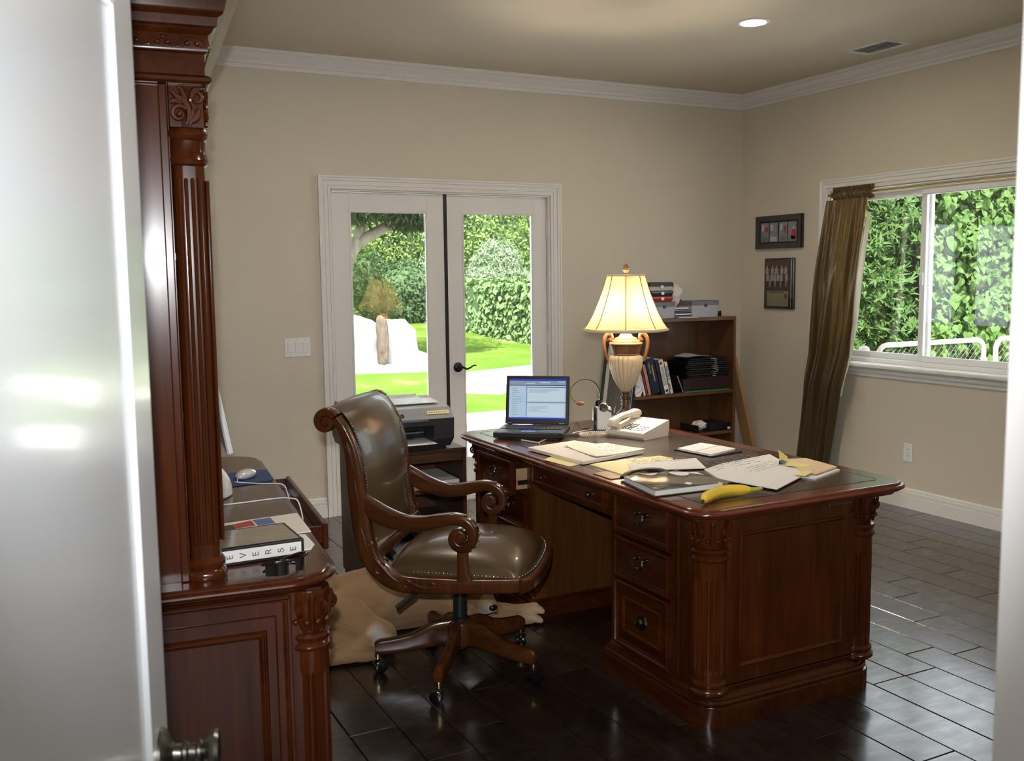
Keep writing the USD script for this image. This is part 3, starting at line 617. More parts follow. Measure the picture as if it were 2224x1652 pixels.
# ================================================================== CREDENZA WITH HUTCH
A0 = math.atan2(.9943, .1065)                                    # local x runs along its front away from the doorway, local -y is its front
cred = thing('credenza', 'dark mahogany credenza along the side wall, computer and newspaper on it', 'cabinet', (.713, 2.346, 0), A0)
CL, CD, CZ = 1.86, .56, .757                                     # length, depth; local: x 0..CL, y 0 (front) .. CD (back)
part('cabinet_top', top_slab(0, CL, 0, CD, [.13, .13, .02, .02], CZ), 'mahogany_x', cred, W=False, smooth=24)
part('cabinet_body', box(.045, CL - .045, .05, CD - .01, .04, CZ - .042), 'mahogany_z', cred, W=False)
part('plinth', slab(.03, CL - .03, .035, CD - .01, [.08, .08, .01, .01], [(.015, 0), (.015, .06), (.012, .068), (.004, .07), (.006, .08), (-.01, .092), (-.02, .1)]), 'mahogany_x', cred, W=False)
for x in (.082, CL - .082): column_parts(cred, x, .078, .052, .095, CZ - .046, .115, W=False)
def yz_frame(x, ya, yb, za, zb, prof): return tf(mould([(-yb, za), (-ya, za), (-ya, zb), (-yb, zb)], prof, True), (x, 0, 0), (0, -1, 0), (0, 0, 1), (-1, 0, 0))
part('end_panel', box(.039, .046, .15, CD - .02, .11, .70), 'mahogany_z', cred, W=False)
part('outer_moulding', yz_frame(.045, .140, CD - .03, .115, .694, BEAD), 'mahogany_y', cred, W=False)
part('inner_moulding', yz_frame(.0405, .168, CD - .058, .145, .655, [(.003, 0), (.003, .003), (-.003, .001), (-.004, 0)]), 'mahogany_y', cred, W=False)
part('panel_moulding', yz_frame(.040, .200, CD - .09, .175, .612, BEAD), 'mahogany_y', cred, W=False)
part('cornice_bead', box(.030, .046, .13, CD - .02, .696, .708, .004), 'mahogany_y', cred, W=False)
part('side_rib', box(.034, .046, .128, .140, .105, .71, .003), 'mahogany_z', cred, W=False)
for k in range(4):                                               # front: drawers over doors
    xa = .16 + k * .39; xb = xa + .37
    if k in (1, 2): continue
    p = part('door', box(xa, xb, .036, .052, .12, .54, .003), 'mahogany_z', cred, W=False)
    part('panel_moulding', tf(mould([(xa + .06, .18), (xb - .06, .18), (xb - .06, .48), (xa + .06, .48)], THIN, True), (0, .036, 0), (1, 0, 0), (0, 0, 1), (0, -1, 0)), 'mahogany_z', p, W=False)
    part('knob', sphere((xb - .03 if k == 0 else xa + .03, .024, .36), .012), 'pewter', p, W=False)
    p = part('drawer', box(xa, xb, .036, .052, .56, .70, .003), 'mahogany_x', cred, W=False)
    part('knob', sphere(((xa + xb) / 2, .024, .63), .012), 'pewter', p, W=False)
tr = part('keyboard_drawer', cat_(box(.72, 1.56, -.075, .25, .645, .660, .002)), 'mahogany_x', cred, W=False, label='pulled-out keyboard drawer')
part('drop_front', box(.72, 1.56, -.093, -.075, .622, .708, .004), 'mahogany_x', tr, W=False)
for xa in (.72, 1.545): part('drawer_side', box(xa, xa + .015, -.075, .05, .66, .70, .002), 'mahogany_x', tr, W=False)
part('knee_doors', box(.60, 1.66, .044, .052, .12, .60, .002), 'mahogany_z', cred, W=False)

hut = thing('hutch', 'tall dark mahogany hutch with fluted pilaster and carved cornice, standing on the credenza', 'cabinet', (.713, 2.346, 0), A0)
HX, HL, HF, HB, HZ = .075, CL - .075, .283, CD - .02, 1.965      # ends at x = HX, HL; front at y = HF
part('end_panel', box(HX + .012, HX + .035, HF + .082, HB, CZ + .0005, HZ), 'mahogany_z', hut, W=False)
part('end_panel', box(HL - .035, HL - .012, HF + .082, HB, CZ + .0005, HZ), 'mahogany_z', hut, W=False)
for xa in (HX + .004, HL - .02): part('side_stile', box(xa, xa + .016, HF + .084, HF + .104, CZ + .0005, HZ, .003), 'mahogany_z', hut, W=False)
part('back_panel', box(HX + .03, HL - .03, HB - .012, HB, CZ + .0005, HZ), 'mahogany_z', hut, W=False)
for x, s in ((HX, 1), (HL, -1)):                                  # bowed fluted pilasters at the front corners
    q = part('pilaster', slab(min(x, x + s * .085), max(x, x + s * .085), HF, HF + .084, [.03] * 4, [(-.004, CZ + .0005), (-.004, HZ)]), 'mahogany_z', hut, W=False)
    part('pilaster_base', slab(min(x, x + s * .085), max(x, x + s * .085), HF, HF + .084, [.035] * 4, [(.008, CZ + .0005), (.010, CZ + .012), (.006, CZ + .022), (.0, CZ + .026), (.005, CZ + .034), (.006, CZ + .044), (.0, CZ + .052), (-.003, CZ + .056)]), 'mahogany_z', q, W=False)
    rings = [(-.003, 1.775), (.004, 1.78), (.007, 1.79), (.003, 1.80), (.0, 1.815), (.0, 1.835), (.005, 1.84), (.009, 1.852), (.004, 1.862), (-.003, 1.866)]
    part('pilaster_band', slab(min(x, x + s * .085), max(x, x + s * .085), HF, HF + .084, [.035] * 4, rings), 'mahogany_z', q, W=False)
    g = []
    for k in range(4):                                           # reeds on the end face and on the front
        yy = HF + .020 + k * .0150
        g.append(cyl((x, yy, CZ + .095), (x, yy, 1.742), .0048, 8)); g += [sphere((x, yy, CZ + .095), .0048, 1), sphere((x, yy, 1.742), .0048, 1)]
        xx = x + s * (.02 + k * .015); g.append(cyl((xx, HF, CZ + .095), (xx, HF, 1.742), .0048, 8))
    part('reeding', cat_(*g), 'mahogany_z', q, W=False)
    # carved bracket: scrolls and leaves
    g = []; ux = (0, -1, 0)
    def put(m, face):
        if face == 0: return tf(m, (x - s * .001, HF + .042, 1.915), (0, -s, 0), (0, 0, 1), (-s, 0, 0))
        return tf(m, (x + s * .042, HF - .001, 1.915), (s, 0, 0), (0, 0, 1), (0, -1, 0))
    for face in (0, 1):
        for pts, r0 in ((spiral((-.016, -.020), .020, .004, 1.3, .6), .0055), (spiral((.024, .018), .016, .004, 1.2, 2.6, s=-1), .005)):
            g.append(put(sweep([(p[0], p[1], .003) for p in pts], circle(1, 6), scale=[r0 * (1.15 - .6 * i / 40) for i in range(41)]), face))
        for pts, r0 in (([(-.034, .034), (-.020, .020), (-.004, .010), (.006, -.010), (.002, -.036)], .008), ([(-.012, .044), (-.006, .028), (.002, .012)], .006), ([(.034, .040), (.020, .034), (.010, .014)], .008), ([(.030, -.006), (.022, -.026), (.008, -.040)], .008), ([(.016, -.004), (.012, -.024), (.0, -.040)], .006), ([(-.036, .006), (-.024, .010), (-.010, .004)], .006)):
            sp = spline([(a, b, .003) for a, b in pts], 5); n = len(sp)
            g.append(put(sweep(sp, circle(1, 6), scale=[(r0 * (.3 + math.sin(PI * (i + .5) / n)), r0 * .8) for i in range(n)]), face))
        for a, b, r in ((-.016, -.020, .008), (.036, .040, .007), (-.014, .040, .006)): g.append(put(sphere((a, b, .003), r, 1), face))
    part('carved_bracket', cat_(*g, box(min(x + s * .004, x + s * .08), max(x + s * .004, x + s * .08), HF + .003, HF + .08, 1.866, HZ)), 'mahogany_z', q, W=False)
for z in (1.16, 1.55): part('shelf', box(HX + .036, HL - .036, HF + .05, HB - .013, z, z + .022, .003), 'mahogany_x', hut, W=False)
# cornice round the near end, the front and the far end (out to the right of the way)
cpath = [(HX, HB), (HX, HF), (HL, HF), (HL, HB)]
Z = HZ
cprof = [(0, Z), (.010, Z), (.018, Z + .006), (.018, Z + .014), (.010, Z + .020), (.004, Z + .022), (.004, Z + .070), (.012, Z + .074), (.014, Z + .080), (.014, Z + .112), (.022, Z + .118), (.026, Z + .126), (.034, Z + .130), (.036, Z + .150), (.046, Z + .156), (.050, Z + .164), (.056, Z + .190), (.072, Z + .212), (.094, Z + .226), (.100, Z + .232), (.100, Z + .246), (.108, Z + .252), (.108, Z + .300), (0, Z + .300)]
part('cornice', mould(cpath, cprof), 'mahogany_x', hut, W=False)
part('hutch_top', box(HX, HL, HF, HB, Z + .002, Z + .296), 'mahogany_x', hut, W=False)
def ornament(m, face, a):
    if face == 0: return tf(m, (HX - .014, HB - a, Z + .096), (0, -1, 0), (0, 0, 1), (-1, 0, 0))
    return tf(m, (HX + a, HF - .014, Z + .096), (1, 0, 0), (0, 0, 1), (0, -1, 0))
arch0 = cat_(sweep([(.030 * math.cos(q), .026 * math.sin(q) - .012, .001) for q in np.linspace(0, PI, 13)], circle(.0032, 6)), *[sphere((sx * .011, -.005, .002), .0075, 1) for sx in (-1, 1)], sphere((0, .006, .002), .005, 1), *[sphere((sx * .021, -.010, .002), .004, 1) for sx in (-1, 1)])
for face, n in ((0, 4), (1, 26)):
    for k in range(n): part('carved_ornament', ornament(arch0, face, .036 + k * .066), 'mahogany_x', hut, W=False)

# ================================================================== DESK CHAIR (local x: the way it faces, y: its left)
CA = math.radians(-37.3)
chair = thing('desk_chair', 'carved wooden swivel chair upholstered in brown leather, pulled back from the desk', 'chair', (1.470, 3.330, 0), CA)
HWID = .276
def rsec(n=20, e=4.0):                                           # rounded-square section
    return [(math.copysign(abs(math.cos(2 * PI * (k + .5) / n)) ** (2 / e), math.cos(2 * PI * (k + .5) / n)), math.copysign(abs(math.sin(2 * PI * (k + .5) / n)) ** (2 / e), math.sin(2 * PI * (k + .5) / n))) for k in range(n)]
def in_plane(pts, y): return [(a, y, b) for a, b in pts]
frame_pts = [(-.372, 1.012), (-.340, .958), (-.314, .875), (-.300, .745), (-.289, .640), (-.272, .550), (-.238, .478), (-.182, .432), (-.110, .416), (.060, .418), (.200, .424), (.285, .430)]
frame_hw = [.017, .020, .026, .033, .034, .034, .034, .033, .031, .027, .026, .025]
scroll_pts = spiral((-.408, .998), .040, .010, 1.35, .5, 26)
for s in (-1, 1):
    sp = spline(in_plane(frame_pts, s * HWID), 6)
    hw = np.interp(np.linspace(0, 1, len(sp)), np.linspace(0, 1, len(frame_hw)), frame_hw)
    q = part('side_frame', sweep(sp, rsec(), up=(0, 1, 0), scale=[(h, .024) for h in hw]), 'chair_wood_z', chair, W=False)
    part('back_scroll', sweep([(a, s * HWID, b) for a, b in scroll_pts], rsec(14), up=(0, 1, 0), scale=[(.0165 - .008 * i / 26, .026 - .004 * i / 26) for i in range(27)]), 'chair_wood_z', q, W=False)
    part('scroll_boss', cyl((-.408, s * (HWID - .027), .998), (-.408, s * (HWID + .027), .998), .012, 14), 'chair_wood_z', q, W=False)
    g = []                                                       # carving: leaf scrolls on the outer and inner face of the bend and along the upper stile
    for face in (-1, 1):
        y = s * HWID + face * .0225
        for (cx, cz), r, a0, tn in (((-.215, .470), .026, 1.0, 1.3), ((-.120, .420), .020, 2.8, -1.3), ((-.262, .560), .018, .2, 1.2), ((-.030, .418), .016, 3.0, -1.2)):
            p = spiral((cx, cz), r, .003, abs(tn), a0, 20, 1 if tn > 0 else -1)
            g.append(sweep([(a, y, b) for a, b in p], circle(1, 6), scale=[.0058 * (1 - .5 * i / 20) for i in range(21)]))
        for pts in ([(-.250, .520), (-.225, .500), (-.180, .450), (-.150, .428)], [(-.150, .428), (-.100, .425), (-.06, .412), (.02, .416)], [(-.305, .80), (-.298, .74), (-.290, .66)], [(-.330, .93), (-.318, .89), (-.306, .82)], [(-.285, .62), (-.272, .57), (-.262, .53)]):
            q2 = spline(in_plane(pts, y), 5); n = len(q2)
            g.append(sweep(q2, circle(1, 6), scale=[.0075 * (.2 + .75 * math.sin(PI * (i + .5) / n)) for i in range(n)]))
        for k in range(9):
            z = .985 - k * .027; xx = float(np.interp(z, [p[1] for p in frame_pts[::-1][2:]] if False else sorted(p[1] for p in frame_pts[:7]), [p[0] for p in sorted(frame_pts[:7], key=lambda p: p[1])]))
            g.append(sweep([(xx - .012, y, z + .010), (xx, y, z), (xx + .012, y, z + .008)], circle(1, 5), scale=[.002, .005, .002]))
    part('carving', cat_(*g), 'chair_wood_z', q, W=False)
    # arm: an S that ends in a scroll, on a flared post
    arm = spline(in_plane([(-.290, .708), (-.250, .688), (-.200, .662), (-.130, .640), (-.060, .640), (.000, .652), (.055, .660), (.098, .648), (.121, .615), (.114, .578), (.086, .558), (.058, .568), (.048, .594), (.062, .614), (.082, .610), (.088, .594), (.076, .586)], s * (HWID + .002)), 6)
    hh = np.interp(np.linspace(0, 1, len(arm)), [0, .12, .25, .4, .5, .6, .75, .9, 1], [.036, .034, .027, .020, .018, .0185, .016, .011, .007])
    ww = np.interp(np.linspace(0, 1, len(arm)), [0, .2, .5, .7, 1], [.020, .022, .027, .029, .026])
    q = part('armrest', sweep(arm, rsec(), up=(0, 1, 0), scale=list(zip(hh, ww))), 'chair_wood_x', chair, W=False)
    part('arm_boss', cyl((.074, s * (HWID + .002) - .031, .594), (.074, s * (HWID + .002) + .031, .594), .0125, 14), 'chair_wood_x', q, W=False)
    g = []
    for k in range(12):                                          # beaded edge on the arm's top
        i = 40 + k * 3 if 40 + k * 3 < len(arm) else -1
        c = arm[i]; t_ = arm[i] - arm[i - 1]; nn = np.array([-t_[2], 0, t_[0]]); nn /= np.linalg.norm(nn) + 1e-9
        if i < 64: g.append(sphere(c + nn * hh[i], .006, 1, (1.2, 2.6, .7)))
    part('bead_carving', cat_(*g), 'chair_wood_x', q, W=False)
    post = sweep([(.086, s * HWID, .440), (.082, s * HWID, .470), (.080, s * HWID, .510), (.082, s * HWID, .556)], rsec(), up=(0, 1, 0), scale=[(.030, .022), (.021, .020), (.018, .019), (.021, .022)])
    part('arm_post', post, 'chair_wood_z', chair, W=False)
part('front_rail', sweep(spline([(.285, -HWID, .424), (.312, -.22, .422), (.325, -.10, .420), (.328, 0, .420), (.325, .10, .420), (.312, .22, .422), (.285, HWID, .424)], 5), rsec(), up=(0, 0, 1), scale=[(.017, .026)] * 31), 'chair_wood_x', chair, W=False)
part('rear_rail', sweep([(-.245, -HWID, .52), (-.245, HWID, .52)], rsec(), up=(0, 0, 1), scale=[(.016, .030)] * 2), 'chair_wood_x', chair, W=False)
part('crest_rail', sweep([(-.408, -HWID, .998), (-.408, HWID, .998)], circle(1, 14), scale=[.026, .026]), 'leather', chair, W=False)
# upholstered back: rolls over at the top, bulges between the frames
bprof = [(-.425, 1.030), (-.395, 1.046), (-.352, 1.022), (-.318, .965), (-.294, .890), (-.280, .800), (-.274, .700), (-.268, .620), (-.252, .540), (-.240, .520), (-.258, .516), (-.300, .545), (-.318, .620), (-.322, .720), (-.330, .820), (-.345, .900), (-.372, .965), (-.405, 1.000)]
bp = spline([(a, 0, b) for a, b in bprof], 4, True)[:, [0, 2]]
bc = bp.mean(0)
nb_ = len(bp)
def back_fn(u, v):
    i = u * nb_; a, b = bp[int(i + .5) % nb_]; t_ = (i / nb_) % 1.0
    e = (2 * v - 1); puff = (1 - abs(e) ** 2.4)
    fr = math.sin(PI * t_ / .54) ** .7 if t_ < .54 else -.25 * math.sin(PI * (t_ - .54) / .46)
    q0, q1 = bp[int(i + .5 - 1) % nb_], bp[int(i + .5 + 1) % nb_]; tn = q1 - q0; tn = tn / (np.linalg.norm(tn) + 1e-9)
    o = .030 * fr * puff if t_ < .54 else .012 * fr * puff
    return (a - tn[1] * o, e * .254, b + tn[0] * o)
part('backrest', surface(back_fn, len(bp), 25, wrap_u=True), 'leather', chair, W=False, smooth=60)
g = []
for s in (-1, 1):
    for k in range(44):
        z = .545 + k * .0105; xx = float(np.interp(z, [.52, .54, .62, .70, .80, .89, .965, 1.022], [-.240, -.252, -.268, -.274, -.280, -.294, -.318, -.352])) + .002
        g.append(sphere((xx, s * .249, z), .0042, 1))
part('nailhead_trim', cat_(*g), 'pewter', chair, W=False, kind='stuff')
# seat
def seat_xy(u, v, grow=0.0):
    e = 2 * v - 1; w = .245 + .032 * u
    x0, x1 = -.215, .318 - .045 * abs(e) ** 3
    return x0 + (x1 - x0) * u, e * w
def seat_top(u, v):
    x, y = seat_xy(u, v); a, b = 2 * u - 1, 2 * v - 1
    h = max(0.0, (1 - abs(a) ** 2.8) * (1 - abs(b) ** 2.8)) ** .5
    return (x, y, .447 + .098 * h)
tp = surface(seat_top, 60, 56)
bt = surface(lambda u, v: (*seat_xy(u, v), .430), 12, 12, flip=True)
part('seat', cat_(tp, bt, surface(lambda u, v: (*seat_xy(u, 0), .430 + .017 * v), 20, 2), surface(lambda u, v: (*seat_xy(u, 1), .430 + .017 * v), 20, 2, flip=True), surface(lambda u, v: (*seat_xy(1, u), .430 + .017 * v), 20, 2), surface(lambda u, v: (*seat_xy(0, u), .430 + .017 * v), 20, 2, flip=True)), 'leather', chair, W=False, smooth=60)
g = []
for s in (-1, 1):
    for k in range(27):
        u = .22 + k * .029
        if u > 1: continue
        x, y = seat_xy(u, 0 if s < 0 else 1); g.append(sphere((x, y + s * .0035, .455), .0038, 1))
for k in range(30):
    x, y = seat_xy(1, .02 + k * .033); g.append(sphere((x + .003, y, .455), .0038, 1))
part('nailhead_trim', cat_(*g), 'chrome', chair, W=False, kind='stuff')
part('seat_pan', box(-.17, .24, -.20, .20, .405, .430, .004), 'black_plastic', chair, W=False)
part('tilt_mechanism', cat_(box(-.10, .12, -.075, .075, .365, .404, .01), box(-.14, .16, -.05, .05, .385, .406, .004)), 'black_plastic', chair, W=False)
lv = part('tilt_lever', sweep([(.01, -.07, .385), (-.06, -.15, .372), (-.13, -.20, .350)], circle(.006, 8)), 'black_plastic', chair, W=False)
part('lever_paddle', tf(box(0, .085, -.016, .016, -.006, .006, .004), (-.12, -.195, .353), (-.72, -.46, -.52), (.54, -.84, 0)), 'black_plastic', lv, W=False)
part('gas_column', lathe([(0, .085), (.030, .085), (.034, .10), (.034, .205), (.0265, .21), (.0265, .37), (0, .37)], 24), 'black_plastic', chair, W=False)
part('hub', lathe([(0, .095), (.045, .10), (.052, .12), (.052, .165), (.044, .188), (.030, .198), (0, .198)], 28), 'chair_wood_z', chair, W=False)
for k in range(5):
    a = math.radians(15.6 + 72 * k) - CA
    c, s_ = math.cos(a), math.sin(a)
    pts = [(.03, .148), (.085, .144), (.135, .130), (.19, .114), (.25, .106), (.30, .102), (.328, .100)]
    sp = spline([(c * r, s_ * r, z) for r, z in pts], 4)
    q = part('base_leg', sweep(sp, rsec(16, 3.2), up=(0, 0, 1), scale=[(.017, float(h)) for h in np.interp(np.linspace(0, 1, len(sp)), [0, .2, .45, .7, .9, 1], [.052, .050, .036, .032, .030, .020])]), 'chair_wood_x', chair, W=False)
    rx, ry = c * .318, s_ * .318
    part('caster_stem', cat_(cyl((rx, ry, .050), (rx, ry, .078), .006, 10), cyl((rx, ry, .066), (rx, ry, .076), .012, 14)), 'brass', q, W=False)
    b = a + .9 + k * 1.3; tx, ty = -math.sin(b), math.cos(b)
    part('caster', cat_(*[lathe([(0, -.010), (.018, -.010), (.0245, -.006), (.0255, 0), (.0245, .006), (.018, .010), (0, .010)], 20).apply_transform(np.array([[math.cos(b), 0, tx, rx + tx * o + math.cos(b) * .008], [math.sin(b), 0, ty, ry + ty * o + math.sin(b) * .008], [0, 1, 0, .0262], [0, 0, 0, 1.0]])) for o in (-.012, .012)],
         box(-.001, .001, -.001, .001, 0, .002).apply_translation((rx, ry, .045)), sphere((rx, ry, .040), .015, 2)), 'black_gloss', q, W=False)

# ================================================================== DOG
def dog():
    mf = lambda *a: bone(*a, 24)
    S = lambda p, r: m3.Manifold.sphere(r, 28).translate(list(p))
    chain = [((1.09, 3.82, .118), .128), ((1.20, 3.89, .118), .145), ((1.36, 3.91, .120), .150), ((1.52, 3.89, .125), .146), ((1.63, 3.84, .135), .125), ((1.675, 3.775, .165), .088), ((1.700, 3.715, .172), .078)]
    b = unite([mf(a[0], c[0], a[1], c[1]) for a, c in zip(chain, chain[1:])])
    b = b + mf((1.12, 3.79, .13), (1.19, 3.70, .095), .105, .075) + mf((1.19, 3.70, .090), (1.27, 3.655, .062), .072, .055)          # thigh to knee
    b = b + mf((1.27, 3.655, .055), (1.13, 3.615, .045), .048, .036) + mf((1.13, 3.615, .042), (1.055, 3.600, .036), .036, .030) + mf((1.055, 3.60, .034), (1.20, 3.575, .026), .030, .024)   # shank, hock, foot
    b = b + mf((1.05, 3.78, .05), (1.12, 3.62, .03), .09, .05) + mf((1.00, 3.83, .09), (.97, 3.70, .045), .050, .040) + mf((.97, 3.70, .042), (1.03, 3.585, .034), .038, .030) + mf((1.03, 3.585, .034), (1.20, 3.545, .028), .030, .020)            # tail round the rump
    b = b + mf((1.700, 3.715, .172), (1.712, 3.680, .172), .078, .070) + mf((1.712, 3.672, .160), (1.722, 3.600, .128), .052, .034) + mf((1.722, 3.600, .122), (1.724, 3.585, .116), .033, .029) + mf((1.712, 3.68, .130), (1.722, 3.605, .098), .040, .024)  # skull, muzzle, jaw
    b = b + mf((1.62, 3.78, .115), (1.66, 3.69, .065), .085, .052) + mf((1.66, 3.69, .060), (1.83, 3.640, .042), .046, .033) + mf((1.83, 3.640, .040), (1.935, 3.615, .030), .033, .028)      # near foreleg
    b = b + mf((1.68, 3.80, .10), (1.76, 3.73, .060), .075, .045) + mf((1.76, 3.73, .056), (1.88, 3.655, .052), .042, .032) + mf((1.88, 3.655, .052), (1.955, 3.628, .060), .032, .028)       # far foreleg
    for cx, cy, cz, dx, dy in ((1.945, 3.608, .028, .022, -.006), (1.966, 3.625, .060, .020, -.006)):
        for q in (-1.5, -.5, .5, 1.5):
            o = np.array([-dy, dx, 0]) / math.hypot(dx, dy) * q * .0125
            b = b + mf((cx + o[0], cy + o[1], cz), (cx + dx + o[0], cy + dy + o[1], cz - .006), .014, .0115)
    b = b + S((1.684, 3.690, .222), .022) + S((1.742, 3.690, .222), .022)                                                            # brows
    b = b.refine_to_length(.014)
    g = raw(b); g = trimesh.Trimesh(g.vertices, g.faces, process=True)
    trimesh.smoothing.filter_taubin(g, .5, .53, 14)
    v = np.array(g.vertices); v += np.array(g.vertex_normals) * ((meshkit.fbm(v * 26, 3, 4) - .5) * .008)[:, None]; v[:, 2] = np.maximum(v[:, 2], .004)
    g.vertices = v
    return g
dog_t = thing('dog', 'tan labrador-like dog lying asleep on the floor behind the desk chair', 'dog', (1.45, 3.80, 0))
dg = dog()
n = {'at': ('attribute', {'attribute': 'fur_colour'}), 'tc': ('texture_coordinate', {}), 'no': ('noise_texture', {'scale': 260, 'detail': 3}), 'r': ('rgb_ramp', {'ramp': [(.3, (.85, .85, .85)), (.7, (1.1, 1.1, 1.1))]}), 'm': ('mix_color', {'blend_type': 'multiply', 'fac': 1.0, 'use_clamp': False}), 'b': ('bump', {'strength': .35, 'distance': .002}), 'p': ('principled_bsdf', {'roughness': .75, 'sheen_weight': .3, 'sheen_tint': (.9, .75, .55)})}
M['fur'] = usdkit.material(stage, '/World/Looks/fur', n, [('tc.object', 'no.vector'), ('no.fac', 'r.fac'), ('at.color', 'm.a'), ('r.color', 'm.b'), ('m.result', 'p.base_color'), ('no.fac', 'b.height'), ('b.normal', 'p.normal')], surface='p.BSDF')
bp_ = part('body', dg, 'fur', dog_t, smooth=True)
pv = np.array(UsdGeom.Mesh(bp_).GetPointsAttr().Get()) + np.array([1.45, 3.80, 0])
fc = np.tile([.33, .195, .09], (len(pv), 1)) * (0.9 + .25 * meshkit.fbm(pv * 9, 3, 2))[:, None]
def patch(c, r, col, sc=(1, 1, 1)):
    dd = np.linalg.norm((pv - np.array(c)) / np.array(sc), axis=1); w = np.clip(1.6 - dd / r * 1.2, 0, 1)[:, None]
    fc[:] = fc * (1 - w) + np.array(col) * w
patch((1.722, 3.60, .10), .045, (.62, .55, .46)); patch((1.23, 3.64, .075), .040, (.72, .68, .62)); patch((1.25, 3.60, .03), .05, (.70, .64, .56)); patch((1.95, 3.61, .03), .07, (.58, .42, .25)); patch((1.70, 3.70, .23), .05, (.36, .21, .10))
UsdGeom.PrimvarsAPI(bp_).CreatePrimvar('fur_colour', Sdf.ValueTypeNames.Color3fArray, 'vertex').Set(Vt.Vec3fArray.FromNumpy(fc.astype(np.float32)))
part('nose', sphere((1.7245, 3.560, .126), .0165, 2, (1.15, .7, .85)), 'nose_black', dog_t)
part('mouth', sweep(spline([(1.690, 3.592, .092), (1.705, 3.568, .098), (1.724, 3.556, .106), (1.743, 3.568, .098), (1.757, 3.592, .092)], 5), circle(.0028, 6)), 'nose_black', dog_t)
for s in (-1, 1):
    part('eye', sweep(spline([(1.716 + s * .048, 3.655, .190), (1.716 + s * .040, 3.637, .189), (1.716 + s * .026, 3.630, .192)], 4), circle(1, 6), scale=[.002] + [.0042] * 7 + [.002]), 'nose_black', dog_t, label='closed eye')
    e = surface(lambda u, v: (1.703 + s * (.066 + .030 * u + .006 * math.sin(PI * v)), 3.735 - .055 * (v - .3) - .02 * u, .215 - .085 * u * (.5 + v * .5) + .008 * math.sin(PI * v)), 9, 9)
    part('ear', cat_(e, moved(e, (s * .006, -.002, 0))), 'ear_fur', dog_t, smooth=True) if False else part('ear', sweep(spline([(1.703 + s * .060, 3.735, .222), (1.703 + s * .086, 3.715, .205), (1.703 + s * .098, 3.690, .165), (1.703 + s * .092, 3.672, .128)], 5), circle(1, 12), up=(0, 1, .2), scale=[(.012, .022), (.012, .026), (.011, .030), (.011, .033), (.010, .035), (.010, .036), (.009, .036), (.009, .035), (.009, .033), (.008, .031), (.008, .028), (.007, .024), (.007, .019), (.006, .013), (.004, .007), (.002, .003)]), 'dog_ear', dog_t, smooth=True)
    for q in (-1.5, -.5, .5, 1.5):
        cx, cy, cz = (1.945 + .034, 3.608 - .009, .020) if s < 0 else (1.966 + .032, 3.625 - .009, .052)
        part('claw', cyl((cx, cy + q * .0125, cz), (cx + .008, cy + q * .0125 - .002, cz - .007), .003, 6, .0012), 'nose_black', dog_t)
part('collar', sweep(spline([(1.690 + .094 * math.cos(a), 3.742 + .050 * math.sin(a), .168 + .090 * math.sin(a) * .9) for a in np.linspace(0, 2 * PI, 13)[:-1]], 4, True), circle(1, 8), closed=True, scale=[(.004, .010)] * 48), 'collar_red', dog_t)

# ================================================================== PRINTER CART AND PRINTER
RC = math.radians(-2.5)
cart = thing('printer_cart', 'brown wooden printer cart on casters with paper on its shelves', 'cart', (1.400, 4.262, 0), RC)
CW, CDp, CH = .520, .40, .688
for x in (0, CW - .018): part('side_panel', box(x, x + .018, 0, CDp, .055, CH - .0005, .002), 'cart_wood_z', cart, W=False)
part('cart_top', box(.018, CW - .018, .002, CDp, CH - .018, CH, .002), 'cart_wood_x', cart, W=False)
part('front_rail', box(.018, CW - .018, .004, .022, CH - .062, CH - .018, .003), 'cart_wood_x', cart, W=False)
part('back_panel', box(.018, CW - .018, CDp - .008, CDp, .06, CH - .018), 'cart_wood_x', cart, W=False)
for z in (.10, .475): part('shelf', box(.018, CW - .018, .012, CDp - .008, z, z + .018, .002), 'cart_wood_x', cart, W=False)
part('shelf', box(.018, CW - .018, .16, CDp - .008, .300, .318, .002), 'cart_wood_x', cart, W=False)
for x in (.012, CW - .012):
    for y in (.05, CDp - .05): part('caster', cat_(cyl((x - .010, y, .024), (x + .010, y, .024), .024, 18), box(x - .013, x + .013, y - .012, y + .012, .03, .056, .003)), 'black_plastic', cart, W=False)
def local(o, a): return lambda g: tf(g, o, (math.cos(a), math.sin(a), 0), (-math.sin(a), math.cos(a), 0))
inC = local((1.400, 4.262, 0), RC)
single('paper_ream', inC(cat_(*[box(.215 + rng.uniform(-.003, .003), .495 + rng.uniform(-.002, .002), .03, .33, .4935 + k * .006, .4985 + k * .006, .001) for k in range(6)])), 'paper', 'thick stack of white printer paper on the cart\'s middle shelf', 'paper', smooth=False)
single('paper_ream', inC(box(.21, .46, .05, .34, .1185, .165, .002)), 'paper', 'thinner stack of white paper on the bottom shelf of the printer cart', 'paper', smooth=False)
single('power_strip', inC(cat_(box(.08, .16, .03, .30, .1185, .150, .006), *[cyl((.12, .07 + k * .045, .150), (.12, .07 + k * .045, .1525), .012, 12) for k in range(5)])), 'white_plastic', 'white power strip on the bottom shelf of the printer cart', 'power strip')

